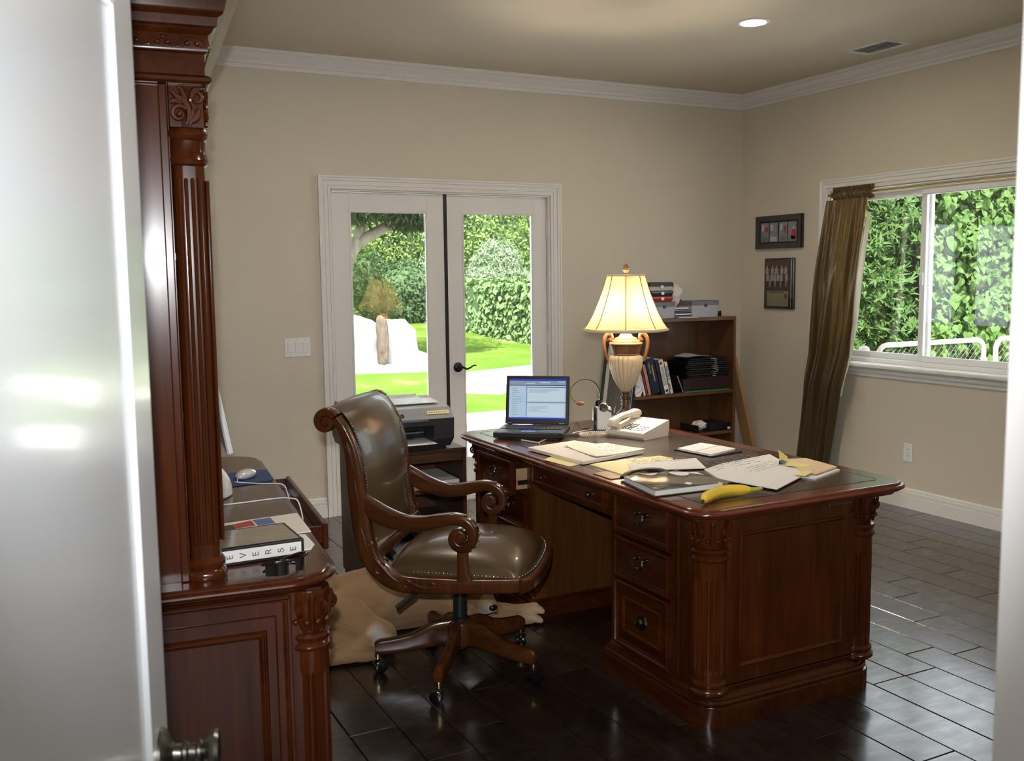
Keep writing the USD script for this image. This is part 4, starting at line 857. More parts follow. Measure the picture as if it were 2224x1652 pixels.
prn = thing('printer', 'grey and black inkjet printer on top of the cart before the french door', 'printer', (1.358, 4.268, CH + .0005), RC - .01)
PW, PD = .500, .375
body = hull([(x, y, z) for x, y, z in [(0.012, .02, .012), (PW - .012, .02, .012), (PW - .012, PD, .012), (.012, PD, .012), (0, 0, .05), (PW, 0, .05), (PW, PD, .05), (0, PD, .05), (0, -.006, .150), (PW, -.006, .150), (PW, PD, .16), (0, PD, .16)]])
cut = box(.10, PW - .10, -.1, .16, .030, .118)
mb = m3.Manifold(m3.Mesh(np.array(body.vertices, np.float32), np.array(body.faces, np.uint32))) - m3.Manifold.cube([PW - .20, .26, .085]).translate([.10, -.1, .032])
part('printer_body', mb, 'charcoal_plastic', prn, W=False, smooth=False)
lid = hull([(0, -.006, .150), (PW, -.006, .150), (PW, PD, .162), (0, PD, .162), (.010, .030, .200), (PW - .010, .030, .200), (PW - .012, PD - .03, .222), (.012, PD - .03, .222)])
l = part('top_cover', lid, 'grey_plastic', prn, W=False, smooth=False)
part('paper_tray', tf(cat_(box(-.16, .16, -.10, .10, 0, .006, .002), box(-.16, .16, .094, .10, .004, .016, .002)), (PW / 2, .20, .217), (1, 0, 0), (0, .99, .06)), 'silver_gloss', l, W=False)
part('scanner_flap', tf(box(-.20, -.02, -.06, .06, 0, .005, .002), (PW - .02, .16, .2155), (1, 0, 0), (0, .99, .06)), 'white_plastic', l, W=False)
part('control_ridge', box(.13, PW - .13, -.012, .0, .140, .152, .002), 'mid_grey', prn, W=False)
part('badge', tf(cat_(lathe([(0, 0), (.011, 0), (.011, .001), (0, .001)], 24)), (.245, .0055, .170), (1, 0, 0), (0, .55, .83)), 'charcoal_plastic', l, W=False)
part('badge_letters', text('hp', .009, (.239, .0068, .1665), (1, 0, 0), (0, .55, .83), .0008), 'white_plastic', l, W=False)
part('sticker', tf(box(-.055, .055, -.009, .009, 0, .0008), (PW - .075, .0105, .178), (1, 0, 0), (0, .55, .83)), 'yellow_paper', l, W=False)
part('sticker_text', tf(cat_(*[box(-.048 + k * .012, -.040 + k * .012, -.0025, .0025, .0008, .0010) for k in range(8)]), (PW - .075, .0105, .178), (1, 0, 0), (0, .55, .83)), 'print_grey', l, W=False)
part('cavity', box(.101, PW - .101, .150, .160, .033, .117), 'black_plastic', prn, W=False)
part('output_tray', cat_(box(.11, PW - .11, -.03, .15, .030, .036, .002), box(.19, PW - .19, .03, .05, .055, .062, .002)), 'black_plastic', prn, W=False)
part('roller', cat_(cyl((.12, .10, .075), (PW - .12, .10, .075), .006, 10), *[cyl((.16 + k * .06, .10, .075), (.172 + k * .06, .10, .075), .010, 12) for k in range(4)]), 'chrome', prn, W=False)
part('foot', box(.03, PW - .03, .03, PD - .03, .0005, .013), 'black_plastic', prn, W=False)
single('printed_sheet', tf(surface(lambda u, v: (.15 + .26 * v, -.035 + .19 * u, .0365 + .010 * math.sin(PI * u) * 0 + .0006), 6, 6), (1.372, 4.268, CH), (math.cos(RC), math.sin(RC), 0), (-math.sin(RC), math.cos(RC), 0)) if False else local((1.358, 4.268, CH), RC)(box(.14, .40, -.055, .16, .0366, .0374)), 'paper', 'white sheet lying in the printer\'s output tray', 'paper', smooth=False)

LAMP = 560.0
n = {'t': ('translucent_bsdf', {'color': (.15, .098, .046)}), 'd': ('diffuse_bsdf', {'color': (.74, .62, .45)}), 'm': ('mix_closure', {'fac': .45})}
M['shade_fabric'] = usdkit.material(stage, '/World/Looks/shade_fabric', n, [('t.BSDF', 'm.closure1'), ('d.BSDF', 'm.closure2')], surface='m.closure')
pbr('seam_trim', (.34, .21, .09), .7)
emit('bulb_white', (1.0, .86, .66), LAMP)

# ================================================================== TABLE LAMP
lx, ly = 2.780, 4.145
lamp = thing('table_lamp', 'lit table lamp with cream bell shade and fluted urn base on the desk', 'lamp', (lx, ly, TOPZ), -.5)
Zl = lambda P: [(r, z - TOPZ) for r, z in P]
part('base', cat_(loft([[(x, y, z - TOPZ) for x, y in rrect(-h, h, -h, h, .012, 4)] for h, z in ((.080, .7565), (.080, .768), (.076, .772), (.070, .774), (.068, .784), (.060, .788))])), 'lamp_dark_bronze', lamp, W=False)
part('stem', lathe(Zl([(.062, .786), (.058, .792), (.044, .806), (.028, .822), (.020, .845), (.0185, .872), (.026, .876), (.027, .884), (.020, .888), (.0205, .904), (.026, .908), (.024, .914)]), 28), 'lamp_dark_bronze', lamp, W=False)
urn = [(.020, .912), (.030, .922), (.046, .944), (.060, .970), (.070, .995), (.079, 1.022), (.0845, 1.048), (.0865, 1.072), (.0855, 1.088), (.080, 1.097), (.072, 1.100)]
zz = np.linspace(.912, 1.100, 26); urn = [(float(np.interp(z, [p[1] for p in urn], [p[0] for p in urn])), float(z)) for z in zz]
part('urn', lathe(Zl(urn), 120, (0, 0, 0), lambda a, z: 1 - .055 * (1 - abs(math.sin(a * 10)) ** .5)), 'urn_ceramic', lamp, W=False)
part('collar', lathe(Zl([(.070, 1.098), (.071, 1.104), (.068, 1.108), (.072, 1.122), (.078, 1.146), (.083, 1.152), (.083, 1.157)]), 72, (0, 0, 0), lambda a, z: 1 + .012 * math.sin(a * 18 + z * 300)), 'lamp_dark_bronze', lamp, W=False)
part('shoulder', lathe(Zl([(.084, 1.155), (.087, 1.159), (.084, 1.164), (.076, 1.166), (.072, 1.174), (.062, 1.178), (.056, 1.188), (.040, 1.192), (.034, 1.198), (.030, 1.206), (.023, 1.210), (.021, 1.222), (.010, 1.224)]), 36), 'lamp_bronze', lamp, W=False)
for s in (-1, 1):
    a = .42 * 0 + .5
    pts = [(.070, 1.180), (.066, 1.194), (.078, 1.208), (.096, 1.204), (.108, 1.186), (.112, 1.158), (.106, 1.120), (.097, 1.088), (.088, 1.068)]
    pts = [(.084, 1.186), (.079, 1.178), (.073, 1.184)] + pts[0:0] + [(.072, 1.194)] + pts[2:]
    sp = spline([(s * r * math.cos(-.02), 0, z - TOPZ) for r, z in pts], 5); n = len(sp)
    part('handle', tf(sweep(sp, circle(1, 10), scale=[(.0085, .010)] * n), (0, 0, 0), (math.cos(.02), math.sin(.02), 0), (-math.sin(.02), math.cos(.02), 0)), 'lamp_bronze', lamp, W=False)
part('harp', cat_(cyl((0, 0, 1.22 - TOPZ), (0, 0, 1.262 - TOPZ), .012, 14), *[sweep(spline([(0, s * .012, 1.25 - TOPZ), (0, s * .050, 1.31 - TOPZ), (0, s * .050, 1.42 - TOPZ), (0, 0, 1.508 - TOPZ)], 6), circle(.0022, 6)) for s in (-1, 1)]), 'brass', lamp, W=False)
bulb = part('bulb', lathe(Zl([(.010, 1.262), (.014, 1.275), (.026, 1.305), (.030, 1.325), (.026, 1.345), (.012, 1.357), (0, 1.359)]), 20), 'bulb_white', lamp, W=False)
shr = [(1.226, .2115), (1.232, .212), (1.262, .190), (1.300, .169), (1.340, .1515), (1.380, .1355), (1.420, .120), (1.460, .107), (1.500, .096), (1.508, .0945)]
def sh_r(z): return float(np.interp(z, [p[0] for p in shr], [p[1] for p in shr]))
def octo(a): return math.cos(PI / 8) / math.cos(((a) % (PI / 4)) - PI / 8)          # corners at a = k * 45 degrees
VA = -.10 + .5                                                   # a seam towards the doorway
S0 = math.atan2(-ly, -lx) + .5
def shell(u, v, o):
    z = 1.226 + (1.508 - 1.226) * u; a = 2 * PI * v
    k = .5 + .5 * octo(a) if z < 1.24 else octo(a)
    return ((sh_r(z) + o) * (.25 + .75 * octo(a)) * math.cos(a + S0), (sh_r(z) + o) * (.25 + .75 * octo(a)) * math.sin(a + S0), z - TOPZ)
part('shade', surface(lambda u, v: shell(u, v, 0), 30, 96, wrap_v=True), 'shade_fabric', lamp, W=False, smooth=True)
for k in range(8):
    part('shade_seam', sweep([shell(u, k / 8, .0012) for u in np.linspace(0, 1, 24)], circle(1, 6), scale=[.0022] * 24), 'seam_trim', lamp, W=False)
part('bottom_trim', sweep([shell(.012, v, .001) for v in np.linspace(0, 1, 96, endpoint=False)], circle(1, 8), closed=True, scale=[(.0045, .0075)] * 96), 'shade_trim', lamp, W=False)
part('top_trim', sweep([shell(.99, v, .001) for v in np.linspace(0, 1, 96, endpoint=False)], circle(1, 8), closed=True, scale=[(.003, .005)] * 96), 'shade_trim', lamp, W=False)
part('spider', cat_(*[cyl((0, 0, 1.508 - TOPZ), ((sh_r(1.5)) * math.cos(a) * .95, sh_r(1.5) * math.sin(a) * .95, 1.500 - TOPZ), .0018, 6) for a in (S0 + .4, S0 + 2.5, S0 + 4.6)]), 'brass', lamp, W=False)
part('finial', lathe(Zl([(.004, 1.508), (.012, 1.511), (.008, 1.516), (.010, 1.522), (.017, 1.530), (.014, 1.534), (.0155, 1.538), (.0150, 1.545), (.009, 1.556), (.002, 1.564)]), 24), 'lamp_bronze', lamp, W=False)

# ================================================================== ON THE DESK
def sheet(name, pts, z, th, mat, label, cat, lines=None, parent=None, curl=0.0, group=None):
    """A sheet or a pile of paper with its own outline; lines: (material, [(x, y, length, angle, width)...]) printed on it."""
    g = extrude(pts, th); g.apply_translation((0, 0, z))
    if curl:
        g = g.subdivide().subdivide(); v = np.array(g.vertices); c = v[:, :2].mean(0); dd = np.linalg.norm(v[:, :2] - c, axis=1); v[:, 2] += curl * np.clip(dd / dd.max() - .45, 0, 1) ** 2 * 3; g.vertices = v
    t = single(name, g, mat, label, cat, smooth=False, group=group)
    return t
def print_lines(t, o, ux, rows, z, mat='print_grey', w=.0032, seed=1, gap=.009, L=.12):
    r = random.Random(seed); ux = np.array([*ux, 0.0]); ux /= np.linalg.norm(ux); uy = np.array([-ux[1], ux[0], 0]); g = []
    for k in range(rows):
        x = 0
        while x < L:
            l = r.uniform(.006, .03)
            if r.random() < .78: g.append(tf(box(x, min(x + l, L), 0, w, 0, .0003), (o[0] - uy[0] * gap * k, o[1] - uy[1] * gap * k, z), ux, uy))
            x += l + r.uniform(.003, .012)
    part('print', cat_(*g), mat, t, smooth=False)
T = TOPZ + .0008
t = sheet('manila_paper', [(1.905, 3.44), (1.922, 3.262), (2.03, 3.30), (2.07, 3.56)], T, .002, 'yellow_paper', 'crumpled yellowish sheet sticking out over the desk edge under the white papers', 'paper')
t = sheet('paper_stack', [(1.952, 3.665), (2.215, 3.715), (2.335, 3.345), (1.985, 3.262)], T + .0025, .012, 'paper_warm', 'stack of white printed papers nearest the laptop', 'papers')
print_lines(t, (2.22, 3.62), (-.05, -1), 7, T + .0146, gap=.022, L=.26, seed=3)
t2 = sheet('paper_sheet', [(2.10, 3.60), (2.29, 3.565), (2.345, 3.350), (2.07, 3.30)], T + .0148, .003, 'paper_warm', 'curled white sheet lying over the far stack of papers', 'paper', curl=.006)
print_lines(t2, (2.29, 3.50), (-.2, -1), 5, T + .0180, gap=.02, L=.12, seed=5)
t = sheet('yellow_folder', [(2.009, 3.250), (2.007, 3.010), (2.27, 3.060), (2.37, 3.19), (2.355, 3.262), (2.075, 3.262)], T, .004, 'yellow_note', 'pale yellow paper folder in the middle of the desk', 'folder')
t = sheet('paper_sheet', [(2.135, 3.170), (2.069, 3.052), (2.345, 2.945), (2.440, 3.130)], T + .0045, .003, 'paper', 'white printed sheet lying on the yellow folder', 'paper')
print_lines(t, (2.40, 3.115), (-.93, .12), 8, T + .0076, gap=.014, L=.24, seed=8)
single('leather_folder', box(1.93, 2.00, 2.975, 3.10, T, T + .003, .001), 'kraft_leather', 'tan leather folder corner beside the black binder', 'folder')
b = thing('ring_binder', 'black ring binder with glossy clear plastic pocket pages', 'binder', (2.04, 2.79, T))
bx = [(1.940, 2.925), (1.895, 2.655), (2.190, 2.640), (2.238, 2.855), (2.130, 2.925)]
part('cover', extrude(bx, .003).apply_translation((0, 0, T)), 'black_plastic', b, smooth=False)
part('pages', extrude([(1.948, 2.915), (1.906, 2.663), (2.184, 2.650), (2.230, 2.852), (2.126, 2.915)], .016).apply_translation((0, 0, T + .0032)), 'paper', b, smooth=False)
pg = surface(lambda u, v: (1.946 + .185 * v * (1 - .25 * (1 - u)) + (-.042) * u + .10 * v + .03 * u * v * 1.4, 2.918 - .256 * u + .0 * v - .010 * u * v, T + .0205 + .004 * math.sin(7 * u + 4 * v) * math.sin(9 * v) + .006 * u * (1 - v)), 24, 24)
part('clear_page', pg, 'clear_pocket', b, smooth=True)
part('flap', sweep(spline([(1.955, 2.935, T + .012), (2.00, 2.955, T + .024), (2.06, 2.955, T + .028), (2.12, 2.94, T + .024), (2.15, 2.91, T + .012)], 5), rsec(8, 3), up=(0, 0, 1), scale=[(.012, .006)] * 21), 'black_plastic', b)
nb = thing('notebook', 'open white pocket diary in a black cover on the desk', 'notebook', (2.62, 3.25, T))
part('cover', extrude([(2.495, 3.350), (2.530, 3.135), (2.715, 3.170), (2.752, 3.255), (2.680, 3.395)], .004).apply_translation((0, 0, T)), 'black_plastic', nb, smooth=False)
for pts in ([(2.500, 3.330), (2.512, 3.232), (2.690, 3.295), (2.668, 3.388)], [(2.514, 3.226), (2.524, 3.140), (2.702, 3.200), (2.692, 3.288)]):
    q = part('page_block', extrude(pts, .008).apply_translation((0, 0, T + .0042)), 'paper', nb, smooth=False)
t = sheet('paper_stack', [(2.325, 2.930), (2.252, 2.740), (2.47, 2.70), (2.705, 2.93), (2.757, 3.050), (2.458, 2.990)], T, .006, 'paper', 'fanned white printed papers behind the black binder', 'papers')
print_lines(t, (2.70, 3.02), (-.97, -.18), 7, T + .0062, gap=.018, L=.30, seed=11); print_lines(t, (2.62, 2.95), (-.97, -.18), 3, T + .0064, 'print_blue', gap=.03, L=.26, seed=12)
t = sheet('paper_sheet', [(2.260, 2.722), (2.312, 2.518), (2.690, 2.715), (2.688, 2.912), (2.478, 2.842)], T + .0065, .003, 'paper', 'large white sheet beside the banana, its corner towards the desk edge', 'paper')
print_lines(t, (2.67, 2.86), (-.9, -.3), 4, T + .0097, 'print_grey', gap=.02, L=.24, seed=14)
t = sheet('paper_stack', [(2.728, 2.905), (2.800, 2.885), (2.765, 2.672), (2.57, 2.598), (2.545, 2.66)], T + .0, .0055, 'paper', 'white papers under the manila folder near the desk corner', 'papers')
t = sheet('manila_folder', [(2.700, 2.905), (2.792, 2.880), (2.768, 2.690), (2.60, 2.628), (2.60, 2.70)], T + .0098, .004, 'manila', 'peach manila folder on the papers by the desk\'s far corner', 'folder')
sheet('sticky_note', [(2.61, 2.802), (2.69, 2.860), (2.70, 2.745), (2.640, 2.742)], T + .0142, .001, 'yellow_note', 'yellow sticky note on the manila folder', 'note')
sheet('sticky_note', [(2.520, 2.655), (2.578, 2.690), (2.625, 2.662), (2.530, 2.612)], T + .0142, .001, 'yellow_note', 'yellow sticky note on the white sheet near the desk edge', 'note')
single('sticky_note', surface(lambda u, v: (2.655 + .065 * v, 2.875 + .012 * u + .02 * v, T + .0105 + .048 * (u ** 1.5) * (1 - .75 * v)), 10, 8), 'yellow_note', 'curled yellow note standing up from the papers', 'note')
single('binder_clip', hull([(2.612, 2.835, T + .0145), (2.65, 2.85, T + .0145), (2.655, 2.838, T + .0145), (2.617, 2.823, T + .0145), (2.618, 2.843, T + .026), (2.646, 2.854, T + .026)]), 'black_plastic', 'black binder clip on the papers', 'clip', smooth=False)
# banana
bn = thing('banana', 'yellow banana lying on the desk\'s near corner', 'banana', (2.09, 2.52, T))
pth = spline([(1.962, 2.478, T + .016), (2.000, 2.503, T + .0205), (2.060, 2.532, T + .0215), (2.120, 2.543, T + .0215), (2.170, 2.533, T + .020), (2.198, 2.520, T + .019)], 6)
sec = [(math.cos(a) * (1 + .06 * math.cos(5 * a)), math.sin(a) * (1 + .06 * math.cos(5 * a))) for a in np.linspace(0, 2 * PI, 21)[:-1]]
part('skin', sweep(pth, sec, scale=list(np.interp(np.linspace(0, 1, len(pth)), [0, .05, .2, .5, .8, .93, 1], [.0065, .012, .0188, .0200, .0178, .0125, .0085]))), 'banana_skin', bn)
part('stem', sweep(spline([(2.194, 2.522, T + .019), (2.212, 2.513, T + .020), (2.234, 2.506, T + .023)], 4), sec, scale=list(np.linspace(.0100, .0055, 9))), 'banana_tip', bn)
part('stem_end', sphere((2.2355, 2.5055, T + .0232), .0058, 1), 'banana_end', bn); part('tip', sphere((1.9615, 2.4775, T + .016), .0062, 1), 'banana_end', bn)
# laptop
lu, lv_ = np.array([.780, -.626, 0]), np.array([.626, .780, 0])
LO = np.array([1.958, 4.020, T])
lap = thing('laptop', 'open black laptop showing a mail window on the desk\'s far end', 'laptop', tuple(LO), math.atan2(lu[1], lu[0]))
part('base', box(0, .325, .0, .255, .006, .032, .004), 'black_plastic', lap, W=False)
part('foot', box(.02, .305, .02, .235, 0, .0065), 'black_plastic', lap, W=False)
part('palm_rest', box(.004, .321, .004, .095, .032, .0332), 'charcoal_plastic', lap, W=False)
part('key', box(.11, .155, .078, .088, .0332, .0345), 'black_gloss', lap, W=False); part('key', box(.165, .21, .078, .088, .0332, .0345), 'black_gloss', lap, W=False)
for i in range(2): part('red_key_mark', box(.118 + i * .055, .146 + i * .055, .089, .0915, .0332, .0340), 'print_red', lap, W=False)
part('touch_pad', box(.125, .195, .02, .072, .0332, .0338), 'black_gloss', lap, W=False)
for r_ in range(6):
    for c_ in range(14): part('key', box(.018 + c_ * .0207, .0365 + c_ * .0207, .105 + r_ * .0195, .1225 + r_ * .0195, .032, .0355, .0012), 'charcoal_plastic', lap, W=False, smooth=False)
ty_ = math.radians(11)
sux, suy = np.array([1.0, 0, 0]), np.array([0, math.sin(ty_), math.cos(ty_)]); so = np.array([.006, .250, .034])
def scr(g): return tf(g, so, sux, suy, np.cross(sux, suy))
SW, SH = .312, .236
lidp = part('lid', scr(box(0, SW, 0, SH, -.013, 0, .003)), 'black_plastic', lap, W=False)
emit('screen_blue', (.04, .09, .62), .52); emit('screen_pale', (.50, .66, .80), .52); emit('screen_grey', (.30, .37, .42), .52); emit('screen_dark', (.055, .07, .10), .52); emit('screen_white', (.62, .74, .84), .52); emit('screen_text', (.30, .38, .46), .52); emit('screen_mid', (.20, .32, .62), .52)
sx0, sy0, sw, sh = .016, .026, SW - .032, SH - .042
def win(x0, x1, y0, y1, m, z=.0003, nm='screen_area'): part(nm, scr(box(sx0 + x0 * sw, sx0 + x1 * sw, sy0 + y0 * sh, sy0 + y1 * sh, .0001, z + .0004)), m, lidp, W=False, smooth=False)
win(0, 1, 0, 1, 'screen_pale', .0002, 'screen'); win(0, 1, .955, 1, 'screen_blue', .0005); win(0, 1, .85, .955, 'screen_grey', .0005); win(0, 1, .832, .85, 'screen_dark', .0005); win(0, 1, 0, .035, 'screen_blue', .0005)
win(.30, .315, .05, .83, 'screen_mid', .0005); win(.315, 1, .785, .80, 'screen_blue', .0005); win(.315, 1, .40, .43, 'screen_grey', .0005); win(.33, .97, .45, .775, 'screen_white', .0005); win(.33, .97, .06, .37, 'screen_white', .0005)
r_ = random.Random(4)
for k in range(13): win(.05, .05 + r_.uniform(.06, .2), .10 + k * .055, .112 + k * .055, 'screen_text', .0007, 'screen_text')
for k in range(5): win(.35, .35 + r_.uniform(.3, .58), .66 + k * .022, .668 + k * .022, 'screen_text', .0009, 'screen_text')
for k in range(6): win(.35, .35 + r_.uniform(.1, .4), .18 + k * .026, .187 + k * .026, 'screen_text', .0009, 'screen_text')
win(.30, .46, .885, .905, 'screen_white', .0008); win(.55, .72, .905, .925, 'screen_white', .0008); win(.85, .98, .925, .945, 'screen_white', .0008)
for x in (.03, .285): part('hinge', tf(cyl((x - .012, .250, .036), (x + .012, .250, .036), .006, 10), (0, 0, 0)), 'chrome', lidp, W=False)
# telephone
pu, pv_ = np.array([.955, .297, 0]), np.array([-.297, .955, 0])
PO = np.array([2.520, 3.618, T])
ph = thing('telephone', 'cream corded desk telephone with handset on its cradle', 'telephone', tuple(PO), math.atan2(pu[1], pu[0]))
part('body', hull([(x, y, z) for y in (0, .215) for x, z in ((.010, 0), (.19, 0), (.0, .012), (.0, .027), (.004, .032), (.195, .074), (.2, .068), (.2, .05))]), 'cream_plastic', ph, W=False, smooth=False)
sl = (.042 / .191)
def deck(x0, x1, y0, y1, h=.002): return hull([(x, y, .0322 + sl * (x - .004) + d) for x in (x0, x1) for y in (y0, y1) for d in (-.0006, h)])
for i in range(4):
    for j in range(3): part('key', deck(.030 + i * .019, .043 + i * .019, .135 - j * .020, .149 - j * .020, .003), 'charcoal_plastic', ph, W=False, smooth=False)
for i in range(3):
    for j in range(3): part('key', deck(.030 + i * .022, .037 + i * .022, .065 - j * .020, .077 - j * .020, .002), 'mid_grey', ph, W=False, smooth=False)
part('index_card', deck(.125, .165, .012, .150, .0008), 'paper', ph, W=False, smooth=False)
for j in range(3): part('card_divider', deck(.125, .165, .045 + j * .034, .0465 + j * .034, .0012), 'cream_plastic', ph, W=False, smooth=False)
part('body_base', box(.012, .17, .006, .208, -.0002, .010), 'light_grey', ph, W=False)
hs = spline([(.006, .188, .046), (.016, .188, .066), (.055, .188, .082), (.10, .188, .090), (.15, .188, .094), (.185, .188, .096), (.198, .188, .084)], 6)
part('handset', sweep(hs, rsec(16, 3), up=(0, 0, 1), scale=[(a, b) for a, b in zip(np.interp(np.linspace(0, 1, len(hs)), [0, .15, .3, .7, .85, 1], [.024, .027, .021, .021, .027, .024]), np.interp(np.linspace(0, 1, len(hs)), [0, .15, .3, .7, .85, 1], [.018, .019, .0125, .0125, .017, .014]))]), 'cream_plastic', ph, W=False)
part('earpiece', cat_(cyl((.020, .188, .040), (.028, .188, .060), .025, 20), cyl((.176, .188, .072), (.176, .188, .086), .025, 20)), 'cream_plastic', ph, W=False)
cpath = spline([(.006, .205, .030), (-.025, .212, .010), (-.065, .232, .009), (-.100, .262, .009), (-.092, .298, .009), (-.050, .298, .009), (-.012, .272, .010), (.015, .235, .009), (.03, .214, .012)], 40)
ang_ = np.arange(len(cpath)) * 2 * PI / 7.0
tng = np.gradient(cpath, axis=0); tng /= np.linalg.norm(tng, axis=1, keepdims=True); nA = np.cross(tng, [0, 0, 1.0]); nA /= np.linalg.norm(nA, axis=1, keepdims=True); nB = np.cross(tng, nA)
part('coiled_cord', sweep(cpath + nA * (np.cos(ang_) * .0062)[:, None] + nB * (np.sin(ang_) * .0062)[:, None], circle(.0021, 6)), 'cream_plastic', ph, W=False, smooth=True)
# headset on its charging stand
hd = thing('headset_stand', 'white and black headset charging stand behind the telephone', 'charger', (2.505, 4.022, T), math.atan2(-.40, .80))
part('stand_block', box(.016, .088, -.03, .03, .0, .110, .004), 'white_plastic', hd, W=False)
part('stand_front', box(0, .016, -.032, .032, 0, .112, .003), 'black_gloss', hd, W=False)
emit('led_green', (.3, .9, .1), 2.0)
part('status_light', sphere((-.0005, 0, .052), .0018, 1), 'led_green', hd, W=False)
hs_ = thing('headset', 'black wireless headset with thin headband and microphone boom hooked on the white stand', 'headset', (2.505, 4.022, T), math.atan2(-.40, .80))
part('earpad', cat_(sphere((.028, -.005, .130), .019, 2, (1, .7, 1)), lathe([(0, -.008), (.016, -.008), (.021, 0), (.016, .008), (0, .008)], 20).apply_transform(np.array([[1, 0, 0, .050], [0, 0, 1, -.040], [0, 1, 0, .112], [0, 0, 0, 1.0]]))), 'black_gloss', hs_, W=False)
part('earpad_ring', tf(lathe([(.020, -.004), (.023, 0), (.020, .004)], 24, ring=True), (.048, -.036, .113), (1, 0, 0), (0, 0, 1)), 'light_grey', hs_, W=False)
part('headband', sweep(spline([(.036, -.010, .138), (.034, -.004, .175), (.016, .004, .222), (-.020, .010, .244), (-.065, .014, .240), (-.105, .018, .205)], 8), circle(1, 8), scale=[(.0042, .0026)] * 20 + [(.0022, .0016)] * 21), 'black_gloss', hs_, W=False)
part('headband_arm', sweep(spline([(-.105, .018, .205), (-.108, .020, .165), (-.090, .020, .140), (-.072, .018, .130)], 6), circle(.0018, 6)), 'brass', hs_, W=False)
part('temple_pad', sphere((-.060, .016, .126), .0125, 2, (1.6, .7, .8)), 'kraft_leather', hs_, W=False)
part('microphone_boom', sweep([(.058, -.042, .106), (.105, -.050, .082), (.150, -.056, .056)], circle(1, 8), scale=[.0042, .0030, .0042]), 'black_plastic', hs_, W=False)
cab = [([(2.300, 3.890, T + .004), (2.375, 3.99, T + .02), (2.44, 4.08, T + .030), (2.47, 4.07, T + .004), (2.50, 4.04, T + .004)], 'black_plastic', 'thin black cable between the laptop and the headset stand'),
       ([(2.335, 3.935, T + .003), (2.37, 3.97, T + .003), (2.42, 3.985, T + .003), (2.46, 4.00, T + .003), (2.49, 4.01, T + .003)], 'white_plastic', 'white cable lying between laptop and headset stand'),
       ([(2.34, 3.905, T + .003), (2.37, 3.875, T + .003), (2.41, 3.92, T + .003), (2.47, 3.97, T + .003), (2.50, 3.99, T + .003)], 'black_plastic', 'black cable curving on the desk before the headset stand')]
for pts, m_, lb in cab: single('cable', sweep(spline(pts, 8), circle(.0022, 6)), m_, lb, 'cable')
single('card_adapter', hull([(x, y, z) for x, y in [(2.255, 3.945), (2.345, 3.895), (2.325, 3.868), (2.24, 3.915)] for z in (T, T + .011)]), 'black_plastic', 'small black adapter plugged in at the laptop\'s corner', 'adapter', smooth=False)
single('pen', cyl((2.045, 3.90, T + .004), (2.075, 3.785, T + .004), .0038, 8), 'silver_gloss', 'thin silver pen on the desk before the laptop', 'pen')
single('pencil', cyl((2.070, 3.790, T + .004), (2.165, 3.875, T + .004), .0036, 6), 'kraft_leather', 'wooden pencil on the desk before the laptop', 'pencil')

# ================================================================== ON THE CREDENZA
CT = CZ + .0008
news = thing('newspaper', 'colour newspaper spread on the credenza behind the binder', 'newspaper', (.63, 2.90, CT))
part('page', extrude([(.440, 2.995), (.638, 3.015), (.775, 3.028), (.752, 2.785), (.440, 2.800)], .004).apply_translation((0, 0, CT)), 'paper_warm', news, smooth=False)
def ink(pts, m): part('print', extrude(pts, .0004).apply_translation((0, 0, CT + .0041)), m, news, smooth=False)
ink([(.45, 2.96), (.56, 2.975), (.56, 2.90), (.45, 2.892)], 'dark_box'); ink([(.56, 2.975), (.624, 3.0), (.622, 2.93), (.56, 2.922)], 'print_red'); ink([(.628, 3.002), (.684, 3.008), (.682, 2.93), (.628, 2.924)], 'print_blue'); ink([(.61, 2.918), (.684, 2.925), (.672, 2.80), (.606, 2.805)], 'print_green'); ink([(.555, 2.90), (.602, 2.906), (.598, 2.815), (.555, 2.82)], 'mid_grey'); ink([(.45, 2.872), (.545, 2.880), (.543, 2.81), (.45, 2.818)], 'paper_grey')
single('paper_sheet', extrude([(.668, 2.78), (.728, 2.76), (.722, 2.64), (.70, 2.598), (.675, 2.60)], .003).apply_translation((0, 0, CT + .0)), 'paper', 'white papers sticking out beside the black binder on the credenza', 'paper', smooth=False)
bd = thing('label_binder', 'black binder lying flat with a white spine label of stacked letters', 'binder', (.562, 2.556, CT), .012)
part('binder_cover', cat_(box(-.21, .108, -.002, .010, .0, .046, .002), box(-.21, .108, .0, .20, .042, .046, .001), box(-.21, .108, .0, .20, 0, .003, .001)), 'black_plastic', bd, W=False)
part('page_block', box(-.20, .10, .012, .19, .003, .0415), 'paper', bd, W=False)
part('clear_sleeve', box(-.20, .098, .012, .185, .0461, .0472), 'clear_pocket', bd, W=False)
lab = part('spine_label', box(-.20, .100, -.0032, -.0019, .008, .040, .0004), 'paper', bd, W=False, label='white label with letters')
for k, ch in enumerate('REVERSE'):
    part('letter', text(ch, .016, (-.136 + k * .0335 + .012 - .008 + .016, -.0033, .0165), (0, 0, 1), (-1, 0, 0), .0005), 'ink', lab, W=False, smooth=False)
sgl = thing('sunglasses', 'dark wraparound sunglasses on the credenza\'s near corner', 'sunglasses', (.592, 2.405, CT), .42)
